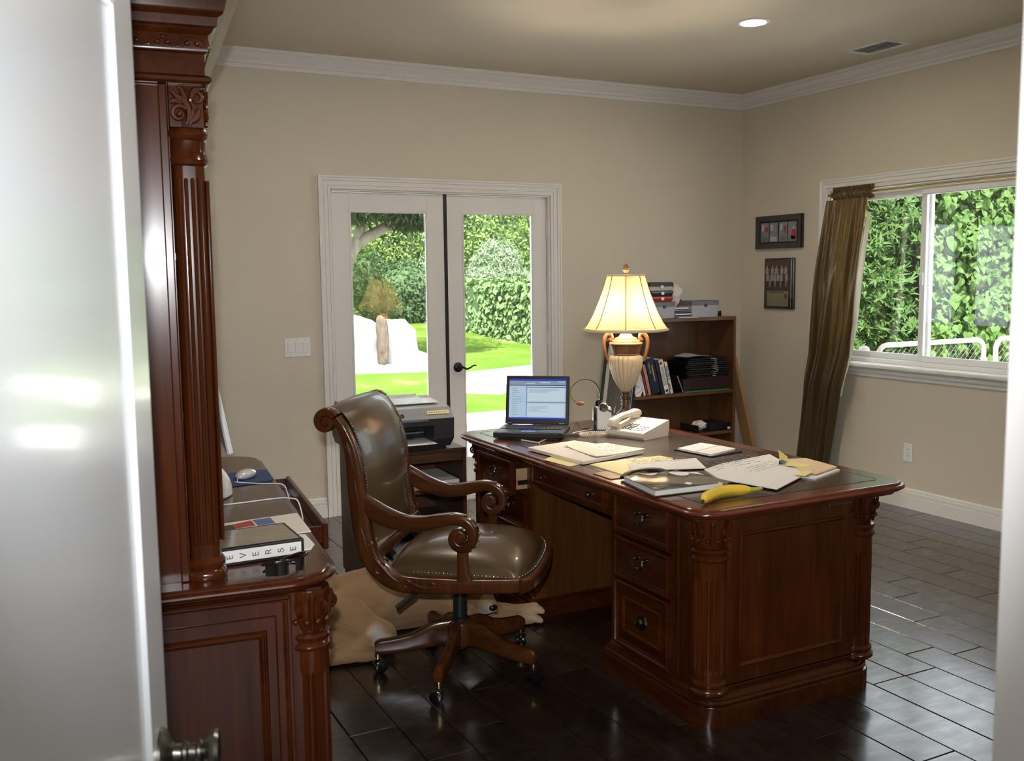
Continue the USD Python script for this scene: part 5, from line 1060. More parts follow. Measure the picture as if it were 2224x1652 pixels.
for s in (-1, 1):
    part('lens', surface(lambda u, v: (s * (.010 + .052 * v), -.014 * (1 - (2 * v - 1) ** 2) * .6 - .010 + .028 * v * v, .006 + .036 * u * (1 - .25 * abs(2 * v - 1) ** 3)), 10, 14), 'black_gloss', sgl, W=False, smooth=True)
    part('frame_rim', sweep(spline([(s * .006, -.012, .036), (s * .030, -.018, .044), (s * .056, -.002, .042), (s * .068, .022, .036)], 6), circle(1, 8), scale=[(.003, .004)] * 19), 'black_gloss', sgl, W=False)
    part('temple', sweep(spline([(s * .068, .022, .036), (s * .060, .034 + .006 * s, .034), (s * .010, .040 + .006 * s, .026), (s * -.050, .036 + .006 * s, .010)], 6), circle(1, 8), scale=[(.0045, .003)] * 19), 'black_gloss', sgl, W=False)
part('bridge', sweep([(-.008, -.012, .036), (0, -.010, .039), (.008, -.012, .036)], circle(.003, 8)), 'black_gloss', sgl, W=False)
single('mouse_pad', moved(extrude([(.690, 3.806), (.858, 3.797), (.836, 3.588), (.640, 3.545)], .004), (0, 0, CT)), 'mouse_pad', 'dark blue mouse pad on the far end of the credenza', 'mouse pad', smooth=False)
ms = thing('computer_mouse', 'silver-white oval computer mouse on the blue pad', 'mouse', (.750, 3.668, CT + .0042), math.atan2(.10, .085))
part('shell', sphere((0, 0, .015), 1, 3, (.058, .032, .0185)), 'silver_gloss', ms, W=False)
part('mouse_base', sphere((0, 0, .009), 1, 2, (.054, .029, .0088)), 'white_plastic', ms, W=False)
part('cord', sweep([(-.055, 0, .012), (-.066, 0, .006), (-.072, -.006, .0022)], circle(.0018, 6)), 'white_plastic', ms, W=False)
single('mouse_cable', sweep(spline([(.698, 3.610, CT + .006), (.715, 3.585, CT + .0065), (.763, 3.552, CT + .004), (.825, 3.520, CT + .0028), (.852, 3.505, CT - .004), (.862, 3.50, CT - .03), (.868, 3.49, CT - .07)], 6), circle(.0021, 6)), 'white_plastic', 'thin white mouse cable running over the credenza\'s edge', 'cable')
single('keyboard_cable', sweep(spline([(.50, 3.272, CT + .003), (.586, 3.266, CT + .003), (.659, 3.266, CT + .003), (.774, 3.272, CT + .003), (.812, 3.248, CT + .003), (.832, 3.235, CT - .006), (.842, 3.225, CT - .05), (.842, 3.215, CT - .075)], 6), circle(.0024, 6)), 'white_plastic', 'white keyboard cable across the middle of the credenza', 'cable')
mac = thing('computer', 'white desktop computer with dome base and flat display, inside the hutch', 'computer', (.525, 3.462, CT), math.atan2(-.1065, .9943) + .0)
part('dome_base', lathe([(0, .0), (.128, .0), (.132, .004), (.132, .012)] + [(.132 * math.cos(a), .014 + .118 * math.sin(a)) for a in np.linspace(.02, PI / 2, 14)], 48), 'white_plastic', mac, W=False)
part('neck', sweep([(0, 0, .125), (.02, 0, .20), (.06, 0, .285)], circle(.011, 12)), 'chrome', mac, W=False)
dsp = part('display', tf(box(-.185, .185, -.135, .135, -.010, .010, .006), (.094, 0, .300), (0, 1, 0), (-.17, 0, .985)), 'white_plastic', mac, W=False)
part('screen', tf(box(-.165, .165, -.112, .118, .0102, .0112), (.094, 0, .300), (0, 1, 0), (-.17, 0, .985)), 'black_gloss', dsp, W=False)

# ================================================================== BOOKCASE AND WHAT STANDS ON IT
BX0, BX1, BY0, BY1 = 3.822, 4.745, 5.625, 5.918
bk = thing('bookcase', 'low brown wooden bookcase against the back wall behind the lamp', 'bookcase', (BX0, BY0, 0))
for x in (BX0, BX1 - .020): part('side_panel', box(x, x + .020, BY0, BY1, 0, 1.198, .002), 'shelf_wood_z', bk)
part('top_board', box(BX0 + .02, BX1 - .02, BY0, BY1, 1.172, 1.197, .002), 'shelf_wood_x', bk)
for z in (.634, .330, .06): part('shelf', box(BX0 + .02, BX1 - .02, BY0 + .004, BY1 - .008, z, z + .024, .002), 'shelf_wood_x', bk)
part('back_panel', box(BX0 + .02, BX1 - .02, BY1 - .008, BY1, .06, 1.172), 'shelf_wood_z', bk)
part('kick_board', box(BX0 + .02, BX1 - .02, BY0 + .02, BY0 + .035, 0, .06), 'shelf_wood_x', bk)
S1, S2, S3 = 1.1975, .6585, .3545
def fbox(name, x0, x1, y0, y1, z0, h, m, lidm, label, latch=True, lidh=.035, taper=.006):
    t = thing(name, label, 'box', ((x0 + x1) / 2, (y0 + y1) / 2, z0))
    part('box_body', loft([[(x, y, z0) for x, y in rrect(x0 + taper, x1 - taper, y0 + taper, y1 - taper, .006, 3)], [(x, y, z0 + h - lidh) for x, y in rrect(x0, x1, y0, y1, .006, 3)]]), m, t)
    part('lid', slab(x0, x1, y0, y1, .008, [(.003, z0 + h - lidh), (.003, z0 + h - .006), (-.006, z0 + h)]), lidm, t)
    if latch: part('latch', box((x0 + x1) / 2 - .012, (x0 + x1) / 2 + .012, y0 - .006, y0 - .001, z0 + h - lidh - .012, z0 + h - lidh + .008, .001), 'white_plastic' if lidm != 'mid_grey' else 'charcoal_plastic', t)
    return t
fa = .0
fbox('file_box', 4.030, 4.222, 5.665, 5.835, S1, .119, 'light_grey', 'mid_grey', 'grey file box at the bottom of the stack beside the lamp shade')
fbox('cassette_case', 4.020, 4.208, 5.672, 5.825, S1 + .1195, .040, 'red_box', 'red_box', 'red plastic case on the grey file box', lidh=.018)
fbox('cassette_case', 4.018, 4.209, 5.670, 5.828, S1 + .160, .038, 'teal_box', 'teal_box', 'glossy dark case between the red and the cream ones', lidh=.018)
fbox('index_card_box', 4.005, 4.207, 5.668, 5.835, S1 + .1985, .058, 'cream_box', 'dark_box', 'cream and black card box on top of the stack', lidh=.030)
fbox('file_box', 4.372, 4.618, 5.668, 5.835, S1, .120, 'light_grey', 'mid_grey', 'grey file box with a dark lid standing alone on the bookcase', lidh=.034)
tz = thing('tote_handle', 'black bag with strap behind the grey file box', 'bag', (4.36, 5.86, S1))
part('bag_body', hull([(x, y, z) for x, y, z in [(4.325, 5.845, S1), (4.45, 5.845, S1), (4.45, 5.905, S1), (4.325, 5.905, S1), (4.335, 5.85, S1 + .115), (4.43, 5.85, S1 + .11), (4.43, 5.90, S1 + .11), (4.335, 5.90, S1 + .115)]]), 'black_plastic', tz, smooth=False)
part('strap', sweep(spline([(4.34, 5.875, S1 + .11), (4.37, 5.875, S1 + .128), (4.42, 5.875, S1 + .126), (4.43, 5.875, S1 + .105)], 5), circle(.006, 6)), 'black_plastic', tz)
bag = trimesh.creation.icosphere(5, 1.0); v = np.array(bag.vertices); rr = 1 + .42 * (meshkit.fbm(v * 2.6 + 7, 4, 9) - .5) + .10 * np.abs(np.sin(v[:, 2] * 9 + v[:, 0] * 5 + 4 * meshkit.noise(v * 2, 5)))
v = v * rr[:, None] * np.array([.050, .038, .082]); v[:, 0] *= 1 - .30 * np.clip((-v[:, 2] - .005) / .08, 0, 1); v[:, 0] += .012 * np.sin(v[:, 2] * 30); v[:, 2] = np.maximum(v[:, 2], -.074); bag.vertices = v + np.array([4.275, 5.745, S1 + .0755 + .0745])
single('plastic_bag', bag, 'bag_plastic', 'crumpled whitish plastic bag on the books between the file boxes', 'bag', smooth=70)
def flat_book(x0, x1, y0, y1, z, h, cover, label, spine='print_blue'):
    t = thing('book', label, 'book', ((x0 + x1) / 2, (y0 + y1) / 2, z))
    part('cover', cat_(box(x0, x1, y0, y1, z, z + .003), box(x0, x1, y0, y1, z + h - .003, z + h), box(x0, x1, y0, y0 + .003, z, z + h)), cover, t, smooth=False)
    part('page_block', box(x0 + .002, x1 - .003, y0 + .003, y1 - .003, z + .003, z + h - .003), 'paper', t, smooth=False)
    return t
fb = [(4.228, 4.362, .018, 'mid_grey', 'grey book lying at the bottom of the small pile under the plastic bag'), (4.226, 4.366, .016, 'paper', 'white book lying second from the bottom under the plastic bag'), (4.228, 4.364, .015, 'print_blue', 'dark blue book lying third up in the pile under the bag'), (4.226, 4.368, .010, 'paper_warm', 'thin cream booklet lying fourth up in the pile under the bag'), (4.230, 4.352, .016, 'paper', 'white book lying on top of the pile, bag on it')]
z = S1
for k, (a, b, h, m, lb) in enumerate(fb): flat_book(a, b, 5.665 + k * .004, 5.83, z, h, m, lb); z += h + .0003
single('loose_papers', box(4.245, 4.40, 5.630, 5.664, S1, S1 + .006, .001), 'paper', 'loose white papers on the front edge of the bookcase top', 'papers', smooth=False)
fl_ = thing('flashlight', 'black flashlight lying at the right end of the bookcase top', 'flashlight', (4.65, 5.77, S1))
part('barrel', cyl((4.628, 5.79, S1 + .016), (4.668, 5.75, S1 + .018), .013, 14), 'black_plastic', fl_); part('head', cyl((4.664, 5.754, S1 + .019), (4.690, 5.728, S1 + .021), .014, 16, .0205), 'black_plastic', fl_)
# books on the middle shelf (x at the foot, lean, thickness, height)
def book(x, w, h, dp, lean, cover, label, y0=5.640, pages=True):
    """A standing book, spine to the front, leaning to the left by lean (radians)."""
    t = thing('book', label, 'book', (x, y0, S2))
    m = lambda g: tf(g, (x, y0, S2), (math.cos(lean), 0, math.sin(lean)), (0, 1, 0), (-math.sin(lean), 0, math.cos(lean)))
    lift = 0
    part('cover', m(cat_(box(0, .003, 0, dp, 0, h), box(w - .003, w, 0, dp, 0, h), box(0, w, 0, .003, 0, h))), cover, t, smooth=False)
    part('page_block', m(box(.003, w - .003, .003, dp - .004, .003, h - .004)), 'paper', t, smooth=False)
    return t, m
LN = .255
bks = [(3.893, .022, .200, 'print_blue', 'thin blue book among the leaning books, nearest the lamp'), (3.917, .014, .175, 'dark_box', 'thin dark paperback second from the lamp'), (3.933, .022, .205, 'paper', 'white paperback third from the lamp'), (3.957, .016, .215, 'print_red', 'thin reddish paperback between white and pink ones'), (3.974, .030, .225, 'pink_cover', 'salmon pink paperback beside the thick navy book')]
for x, w_, h_, m_, lb in bks:
    t, m = book(x, w_, h_, .19, LN, m_, lb)
t, m = book(4.006, .078, .262, .20, LN, 'navy_cover', 'thick navy blue book with gold lettering on its spine')
part('spine_title', m(text('Learner', .017, (.020, -.0006, .235), (0, 0, -1), (1, 0, 0), .0006)), 'gold_print', t, smooth=False)
part('spine_title', m(text('Dictionary', .017, (.046, -.0006, .225), (0, 0, -1), (1, 0, 0), .0006)), 'gold_print', t, smooth=False) if False else part('spine_band', m(box(.045, .053, -.0006, 0, .09, .21)), 'gold_print', t, smooth=False)
t, m = book(4.087, .028, .250, .20, LN, 'black_plastic', 'thick black book beside the white computer manual')
t, m = book(4.118, .044, .250, .19, LN, 'paper', 'white book with a small red mark at its spine top')
part('spine_mark', m(box(.006, .030, -.0006, 0, .215, .238)), 'print_red', t, smooth=False); part('spine_line', m(cat_(*[box(.010 + k * .009, .014 + k * .009, -.0006, 0, .06, .200) for k in range(3)])), 'print_grey', t, smooth=False); part('spine_mark', m(box(.010, .034, -.0006, 0, .012, .030)), 'ink', t, smooth=False)
t, m = book(4.166, .028, .232, .19, LN, 'paper', 'white computer manual at the right end of the leaning books')
part('spine_title', m(text('Mac OS X', .016, (.006, -.0006, .205), (0, 0, -1), (1, 0, 0), .0006, True)), 'ink', t, smooth=False); part('spine_mark', m(box(.006, .013, -.0006, 0, .03, .075)), 'print_red', t, smooth=False); part('spine_mark', m(box(.002, .026, -.0006, 0, .214, .230)), 'yellow_paper', t, smooth=False)
dg_ = thing('greeting_card', 'white card with dark outline leaning on the shelf behind the lamp stem', 'card', (3.87, 5.622, S2))
part('card', tf(extrude([(-.030, 0), (.010, .0), (.030, .035), (.032, .140), (-.005, .165), (-.045, .10)], .002), (3.872, 5.608, S2 + .002), (1, 0, 0), (0, .12, .993)), 'paper', dg_, smooth=False)
part('drawn_line', tf(cat_(*[sweep([(*a, .0022), (*b, .0022)], circle(.0016, 5)) for a, b in (((-.02, .02), (.024, .045)), ((.024, .045), (.024, .130)), ((-.03, .05), (.008, .075)), ((-.025, .08), (.01, .06)))]), (3.872, 5.608, S2 + .002), (1, 0, 0), (0, .12, .993)), 'print_blue', dg_, smooth=False)
# black folders in a heap over a maroon box, a green sheet
single('green_sheet', box(4.290, 4.700, 5.632, 5.84, S2, S2 + .009, .001), 'green_card', 'bright green card folder lying at the shelf\'s front under the black binders', 'folder', smooth=False)
mbx = thing('file_case', 'dark maroon document case under the heap of black folders', 'box', (4.48, 5.74, S2 + .0095))
part('case_body', box(4.285, 4.700, 5.645, 5.86, S2 + .0095, S2 + .100, .003), 'maroon_card', mbx); part('case_flap', box(4.372, 4.702, 5.642, 5.646, S2 + .015, S2 + .098, .001), 'maroon_card', mbx)
r_ = random.Random(21)
z = S2 + .1005
tones = ['black_plastic', 'charcoal_plastic', 'black_plastic']
tx = ['lowest', 'second', 'third', 'fourth', 'fifth', 'sixth', 'seventh', 'eighth', 'ninth', 'topmost']
for k in range(10):
    t = thing('presentation_folder', f'black presentation folder with a small white tab, {tx[k]} of the heap on the middle shelf' , 'folder', (4.46, 5.74, z))
    x0, x1 = 4.235 + r_.uniform(-.012, .03) + (.02 if k in (0, 9) else 0), 4.705 + r_.uniform(-.03, .008); y0 = 5.640 + r_.uniform(0, .02); h = .0142
    g = surface(lambda u, v: (x0 + (x1 - x0) * u, y0 + .20 * v, z + h * .5 + (.010 * (1 - u) ** 4 * (.2 + k * .1))), 16, 4)
    up_, dn = g.copy(), g.copy(); up_.apply_translation((0, 0, h * .35)); dn.apply_translation((0, 0, -h * .35)); dn.invert()
    q = part('folder_cover', cat_(up_, dn, box(x0 + .08, x1, y0 + .003, y0 + .197, z + .002, z + h - .002, .001)), tones[k % 3], t, smooth=40)
    part('white_tab', box(4.535 + r_.uniform(0, .035), 4.575 + r_.uniform(0, .03), y0 - .0014, y0 + .001, z + h * .5 - .0018, z + h * .5 + .0018), 'paper', t, smooth=False)
    z += h
single('loose_papers', surface(lambda u, v: (4.33 + .22 * u, 5.66 + .16 * v, z + .009 + .018 * math.sin(PI * min(1, u * 1.1)) * (.4 + .6 * v)), 14, 6), 'paper_grey', 'crumpled greyish sheets on top of the heap of black folders', 'papers', smooth=True)
bx_ = thing('metal_bookend', 'black bookend with a bright metal edge beside the folder heap', 'bookend', (4.25, 5.66, S2))
part('plate', tf(box(0, .004, 0, .12, 0, .135), (4.278, 5.645, S2 + .001), (.92, 0, .39), (0, 1, 0), (-.39, 0, .92)), 'black_plastic', bx_, smooth=False); part('bright_edge', tf(box(-.002, .005, -.004, 0, 0, .136), (4.278, 5.645, S2 + .001), (.92, 0, .39), (0, 1, 0), (-.39, 0, .92)), 'chrome', bx_, smooth=False); part('foot_plate', box(4.215, 4.288, 5.64, 5.76, S2, S2 + .003), 'black_plastic', bx_, smooth=False)
lw_ = thing('document_tray', 'black tray with crumpled paper on the bookcase\'s lower shelf', 'tray', (4.6, 5.74, S3))
part('tray', cat_(box(4.42, 4.72, 5.645, 5.86, S3, S3 + .004), box(4.42, 4.424, 5.645, 5.86, S3, S3 + .05), box(4.716, 4.72, 5.645, 5.86, S3, S3 + .05), box(4.55, 4.715, 5.66, 5.85, S3 + .004, S3 + .055, .003)), 'black_plastic', lw_, smooth=False)
pc = trimesh.creation.icosphere(4, 1.0); v = np.array(pc.vertices); v = v * (1 + .5 * (meshkit.fbm(v * 3, 3, 3) - .5))[:, None] * np.array([.055, .05, .034]); pc.vertices = v + np.array([4.487, 5.72, S3 + .042])
part('crumpled_paper', pc, 'paper_warm', lw_, smooth=50)
part('white_label', box(4.690, 4.714, 5.6425, 5.645, S3 + .006, S3 + .024), 'paper', lw_, smooth=False)

# picture leaning on the bookcase's left side
pf = thing('leaning_picture', 'black framed picture with white mat leaning on the bookcase behind the lamp', 'picture', (3.67, 5.62, 0))
pn = np.array([-.991, 0, .131]); pu_, pv2 = np.array([0, -1.0, 0]), np.array([.131, 0, .991]); po = np.array([3.665, 5.905, .008])
def pic(g): return tf(g, po, pu_, pv2, np.cross(pu_, pv2))
PWd, PHt = .40, 1.035
part('frame', pic(mould([(0, 0), (PWd, 0), (PWd, PHt), (0, PHt)], [(0, -.008), (0, .012), (-.006, .014), (-.026, .010), (-.028, -.008)], True)), 'black_gloss', pf, smooth=30)
part('mat', pic(box(.02, PWd - .02, .02, PHt - .02, -.006, .001)), 'paper', pf, smooth=False)
part('photograph', pic(box(.075, PWd - .075, .10, PHt - .08, .001, .0018)), 'photo_grey', pf, smooth=False)
for pts in ([(.10, .28), (.20, .60), (.20, .30)], [(.26, .45), (.29, .62), (.30, .40)]): part('printed_shape', pic(moved(extrude(pts, .0004), (0, 0, .0018))), 'paper', pf, smooth=False)
r_ = random.Random(2)
for k in range(7): part('printed_mark', pic(sweep(spline([(.25 + r_.uniform(-.01, .03), .36 + k * .045, .0022), (.275 + r_.uniform(-.01, .02), .375 + k * .045, .0022), (.26 + r_.uniform(-.01, .02), .39 + k * .045, .0022)], 4), circle(.0032, 5))), 'paper', pf, smooth=False)
for x0, lb in ((4.782, 'narrow wooden board leaning in the corner, next to the bookcase'), (4.812, 'second narrow wooden board leaning in the corner, nearer the side wall')):
    a, b = np.array([x0 + .195, 5.66 + (x0 - 4.78), .002]), np.array([x0 + .012, 5.74 + (x0 - 4.78), .882])
    t_ = (b - a) / np.linalg.norm(b - a); s_ = np.cross(t_, [0, 1, 0]); s_ /= np.linalg.norm(s_)
    single('wooden_board', tf(box(-.012, .012, -.055, .055, 0, np.linalg.norm(b - a), .002), a, s_, np.cross(t_, s_), t_), 'board_wood', lb, 'board', smooth=False)

# ================================================================== ON THE SIDE WALL
pfr = thing('picture_frame', 'black picture frame holding four small upright photographs', 'picture', (XR, 5.51, 1.81))
def wl(g): return tf(g, (XR, 5.757, 1.689), (0, -1, 0), (0, 0, 1), (-1, 0, 0))
part('frame', wl(mould([(0, 0), (.486, 0), (.486, .242), (0, .242)], [(0, 0), (0, .022), (-.006, .026), (-.040, .018), (-.044, .010), (-.044, 0)], True)), 'black_gloss', pfr, smooth=30)
part('mat', wl(box(.04, .446, .04, .202, .001, .010)), 'black_plastic', pfr, smooth=False)
for k, xa in enumerate((.050, .146, .245, .338)):
    q = part('photograph', wl(box(xa, xa + .084, .050, .190, .010, .0112)), 'photo_dim', pfr, smooth=False)
    def blob(pts, m): part('printed_figure', wl(moved(extrude(pts, .0004), (xa, .050, .0112))), m, q, smooth=False)
    if k != 3: blob([(.010, .085), (.030, .082), (.034, .125), (.014, .128)], 'paper_grey')
    if k in (0, 2): blob([(.048, .070), (.074, .072), (.078, .105), (.060, .115), (.046, .100)], 'print_red')
    if k == 3: blob([(.030, .012), (.080, .016), (.082, .070), (.060, .090), (.036, .074)], 'print_red'); blob([(.046, .088), (.064, .088), (.062, .106), (.048, .106)], 'paper_grey')
    blob([(.006, .004), (.078, .004), (.072, .036), (.012, .040)], 'mid_grey' if k != 1 else 'light_grey')
pq = thing('plaque', 'dark wooden award plaque with team photograph and brass plate', 'plaque', (XR, 5.50, 1.43))
def wq(g): return tf(g, (XR, 5.655, 1.246), (0, -1, 0), (0, 0, 1), (-1, 0, 0))
part('board', wq(box(0, .310, 0, .372, 0, .020, .004)), 'black_gloss', pq)
q = part('photograph', wq(box(.012, .266, .155, .358, .020, .0212)), 'photo_brown', pq, smooth=False)
r_ = random.Random(6)
for row, (yy, n) in enumerate(((.235, 6), (.285, 5))):
    for k in range(n):
        xx = .035 + k * (.20 / (n - 1)) + r_.uniform(-.01, .01)
        part('printed_player', wq(moved(extrude([(xx - .014, yy - .03), (xx + .014, yy - .03), (xx + .016, yy + .012), (xx + .006, yy + .016), (xx + .007, yy + .032), (xx - .006, yy + .032), (xx - .006, yy + .016), (xx - .016, yy + .010)], .0004), (0, 0, .0212 + .0004 * row))), 'player_print', q, smooth=False)
for k in range(8): part('printed_player', wq(box(.030 + k * .028, .044 + k * .028, .165, .200 + r_.uniform(0, .01), .0212, .0216)), 'photo_dim' if k % 2 else 'dark_box', q, smooth=False)
q = part('engraved_plate', wq(moved(extrude(rrect(.035, .260, .020, .132, .008, 3), .0016), (0, 0, .020))), 'brass_plate', pq, smooth=False)
part('engraving', wq(cat_(*[box(.06 + k * .0125, .070 + k * .0125, .120, .126, .0216, .0220) for k in range(12)])), 'ink', q, smooth=False)
for xx in (.072, .130, .196): part('engraving', wq(cat_(*[box(xx, xx + .028 - (j % 2) * .008, .040 + j * .012, .046 + j * .012, .0216, .0220) for j in range(4)])), 'print_grey', q, smooth=False)
part('emblem', wq(moved(extrude([(.222, .086), (.234, .078), (.246, .086), (.246, .108), (.222, .108)], .0005), (0, 0, .0216))), 'ink', q, smooth=False)
part('metal_strip', wq(box(.282, .286, .006, .366, .0195, .0212)), 'chrome', pq, smooth=False)

# ================================================================== CURTAIN
cu = thing('curtain', 'bronze silk curtain hanging slantwise from the rod at the window\'s side', 'curtain', (4.97, 4.85, 0))
zs = [2.068, 2.04, 1.98, 1.163, .70, .22, .03]
yl = [4.972, 4.972, 4.985, 5.076, 5.122, 5.182, 5.20]; yr = [4.612, 4.608, 4.597, 4.668, 4.765, 4.853, 4.885]
def curt(u, v, off=0.0):
    z = 1.992 + (.03 - 1.992) * v
    a, b = float(np.interp(-z, [-q for q in zs], yl)), float(np.interp(-z, [-q for q in zs], yr))
    y = a + (b - a) * u
    amp = .012 + .030 * min(1, max(0, (2.0 - z) / .5))
    ph = .10 * math.sin(1.7 * v + 2) + .05 * math.sin(5 * v)
    w = .50 * abs(math.sin(PI * (5.0 * (u + ph * .6) + .3))) ** .7 + .30 * math.sin(2 * PI * (6.6 * u - .7 * v + .2)) + .26 * math.sin(2 * PI * (2.2 * u + .8 * v)) + .14 * math.sin(2 * PI * 13 * u + 3 * v) * math.exp(-2 * v)
    w += .35 * math.exp(-((u - .30 - .10 * v) / .05) ** 2) * min(1, v * 4) - .3 * math.exp(-((u - .52 + .12 * v) / .04) ** 2)
    x = 4.984 - amp * 1.15 * w - .018 * min(1, v * 3)
    if z < .95: x -= .030 * min(1, (.95 - z) / .2)
    return (min(x, 5.026 if z > .93 else 4.985) - off, y, z)
def pocket(u, v, off=0.0):
    z = 2.078 - .092 * v; rod_ = math.sin(PI * min(1, max(0, (v - .25) / .6)))
    gth = .006 * math.sin(2 * PI * 11 * u + 2 * math.sin(9 * v)) + .004 * math.sin(2 * PI * 19 * u)
    return (5.016 - .014 * rod_ + gth * (1 - .3 * rod_) - off, 4.974 + (4.614 - 4.974) * u + .004 * math.sin(14 * v), z)
part('rod_pocket', cat_(surface(pocket, 120, 14), surface(lambda u, v: pocket(u, v, -.003), 120, 14, flip=True)), 'curtain_silk', cu, smooth=True)
f1 = surface(lambda u, v: curt(u * .93, v), 110, 70); f2 = surface(lambda u, v: curt(u * .93, v, -.0025), 110, 70, flip=True)
part('drape', cat_(f1, f2), 'curtain_silk', cu, smooth=True)
part('lining', surface(lambda u, v: (lambda p: (p[0] + .012, p[1] - .004, p[2]))(curt(.90 + .10 * u, .05 + .62 * v)), 12, 50), 'lining_fabric', cu, smooth=True)
rod = thing('curtain_rod', 'thin brass tension rod across the top of the side window', 'rod', (5.02, 4.3, 2.04))
part('tube', cyl((5.028, WY0 + .004, 2.030), (5.028, WY1 - .004, 2.030), .007, 12), 'brass', rod)
for y, s in ((WY0 + .004, 1), (WY1 - .004, -1)): part('end_cap', cyl((5.028, y, 2.030), (5.028, y + s * .014, 2.030), .011, 12), 'kraft_leather', rod)

# ================================================================== THE GARDEN
def gz(x, y): return -.12 + .022 * (y - 6.0) + .03 * (meshkit.noise(np.array([x * .4, y * .4, 0.0]), 3) - .5)
G0 = surface(lambda u, v: (-12 + 44 * u, 5.9 + 40 * v, gz(-12 + 44 * u, 5.9 + 40 * v)), 60, 60)
if G0.face_normals[:, 2].mean() < 0: G0.invert()
n = {'ge': ('geometry', {}), 'n': ('noise_texture', {'scale': .9, 'detail': 6, 'roughness': .6}), 'r': ('rgb_ramp', {'ramp': [(.30, (.17, .18, .08)), (.40, (.085, .135, .018)), (.60, (.055, .115, .008))]}), 'n2': ('noise_texture', {'scale': 45, 'detail': 2}), 'b': ('bump', {'strength': .8, 'distance': .03}), 'p': ('principled_bsdf', {'roughness': .9, 'specular_ior_level': .1})}
M['lawn'] = usdkit.material(stage, '/World/Looks/lawn', n, [('ge.position', 'n.vector'), ('ge.position', 'n2.vector'), ('n.fac', 'r.fac'), ('r.color', 'p.base_color'), ('n2.fac', 'b.height'), ('b.normal', 'p.normal')], surface='p.BSDF')
struct('ground_garden', G0, 'lawn', True)
side = surface(lambda u, v: (5.21 + 8 * u, -4 + 9.9 * v, -.14), 4, 4)
if side.face_normals[:, 2].mean() < 0: side.invert()
struct('ground_side_yard', side, 'concrete', True)
back_ = surface(lambda u, v: (-14 + 30 * u, -16 + 12.9 * v, -.14), 4, 4)
if back_.face_normals[:, 2].mean() < 0: back_.invert()
struct('ground_front_yard', back_, 'concrete', True)
left_ = surface(lambda u, v: (-14 + 13.2 * u, -3.1 + 9.0 * v, -.14), 4, 4)
if left_.face_normals[:, 2].mean() < 0: left_.invert()
struct('ground_left_yard', left_, 'soil', True)
def on_ground(pts, th=.03):
    g = extrude(pts, th); g = g.subdivide().subdivide(); v = np.array(g.vertices); v[:, 2] += np.array([gz(x, y) for x, y in v[:, :2]]) - .004; g.vertices = v; return g
struct('patio', box(.4, 7.6, 6.11, 9.9, -.14, -.015), 'concrete', False)
single('garden_path', on_ground([(4.9, 11.7), (6.1, 13.4), (7.6, 13.9), (9.2, 14.6), (9.4, 13.2), (6.8, 12.4), (5.6, 11.2)]), 'concrete', 'pale path crossing the lawn beyond the french doors', 'path', smooth=False, kind='structure')
single('gravel_patch', on_ground([(3.2, 16.5), (4.2, 14.4), (5.73, 13.95), (6.7, 16.3), (7.0, 18.2), (5, 18.4), (3.4, 18)]), 'concrete', 'sunlit white ground around the boulder', 'gravel', smooth=False, kind='structure')
R = np.random.default_rng(5)
def rock(c, rad, seed, amp=.35):
    g = trimesh.creation.icosphere(5, 1.0); v = np.array(g.vertices); v = v * (1 + amp * (meshkit.fbm(v * 1.7 + seed, 5, seed) - .5) * 2)[:, None]; v = np.sign(v) * np.abs(v) ** .8
    g.vertices = v * rad + c; return g
rk = thing('boulder', 'big white sunlit boulder with a brown cleft on the lawn', 'rock', (5.2, 15.4, .05))
part('boulder_face', rock(np.array([4.93, 15.5, .38]), np.array([.50, .5, .53]), 3, .16), 'pale_rock', rk, smooth=60)
part('boulder_face', rock(np.array([5.72, 15.6, .22]), np.array([.40, .5, .62]), 8, .2), 'pale_rock', rk, smooth=60)
part('cleft', rock(np.array([5.36, 15.12, .50]), np.array([.085, .22, .40]), 5, .3), 'brown_rock', rk, smooth=60)
single('garden_stake', sweep([(6.75, 18.3, gz(6.75, 18.3)), (6.80, 18.3, .32), (6.90, 18.25, .50)], circle(.022, 8)), 'paper_warm', 'pale bent stake in the grass right of the boulder', 'stake')

# leaves: template vertices along +y, normal +z
def leaf_t(w, l, fold=.15, droop=.12): return np.array([(0, 0, 0), (w / 2, l * .38, fold * w), (w * .36, l * .72, fold * w * .6), (0, l, -droop * l), (-w * .36, l * .72, fold * w * .6), (-w / 2, l * .38, fold * w), (0, l * .5, 0)]), np.array([(0, 1, 6), (1, 2, 6), (2, 3, 6), (3, 4, 6), (4, 5, 6), (5, 0, 6)])
def heart_t(w, l): return np.array([(0, 0, 0), (w * .28, -l * .12, .01 * w), (w * .5, l * .16, .10 * w), (w * .36, l * .55, .06 * w), (0, l, -.14 * l), (-w * .36, l * .55, .06 * w), (-w * .5, l * .16, .10 * w), (-w * .28, -l * .12, .01 * w), (0, l * .4, -.03 * w)]), np.array([(0, 1, 8), (1, 2, 8), (2, 3, 8), (3, 4, 8), (4, 5, 8), (5, 6, 8), (6, 7, 8), (7, 0, 8)])
def small_t(w, l): return np.array([(0, 0, 0), (w / 2, l * .5, .1 * w), (0, l, -.1 * l), (-w / 2, l * .5, .1 * w)]), np.array([(0, 1, 2), (0, 2, 3)])
def place_leaves(tpl, P, N, D, S):
    """Copies of a leaf at P, facing N, growing along D, of sizes S: (k, m, 3) vertices."""
    T, F = tpl
    D = D - N * (D * N).sum(1, keepdims=True); D /= np.linalg.norm(D, axis=1, keepdims=True) + 1e-9
    X = np.cross(D, N)
    return P[:, None] + S[:, None, None] * (X[:, None] * T[None, :, :1] + D[:, None] * T[None, :, 1:2] + N[:, None] * T[None, :, 2:]), F
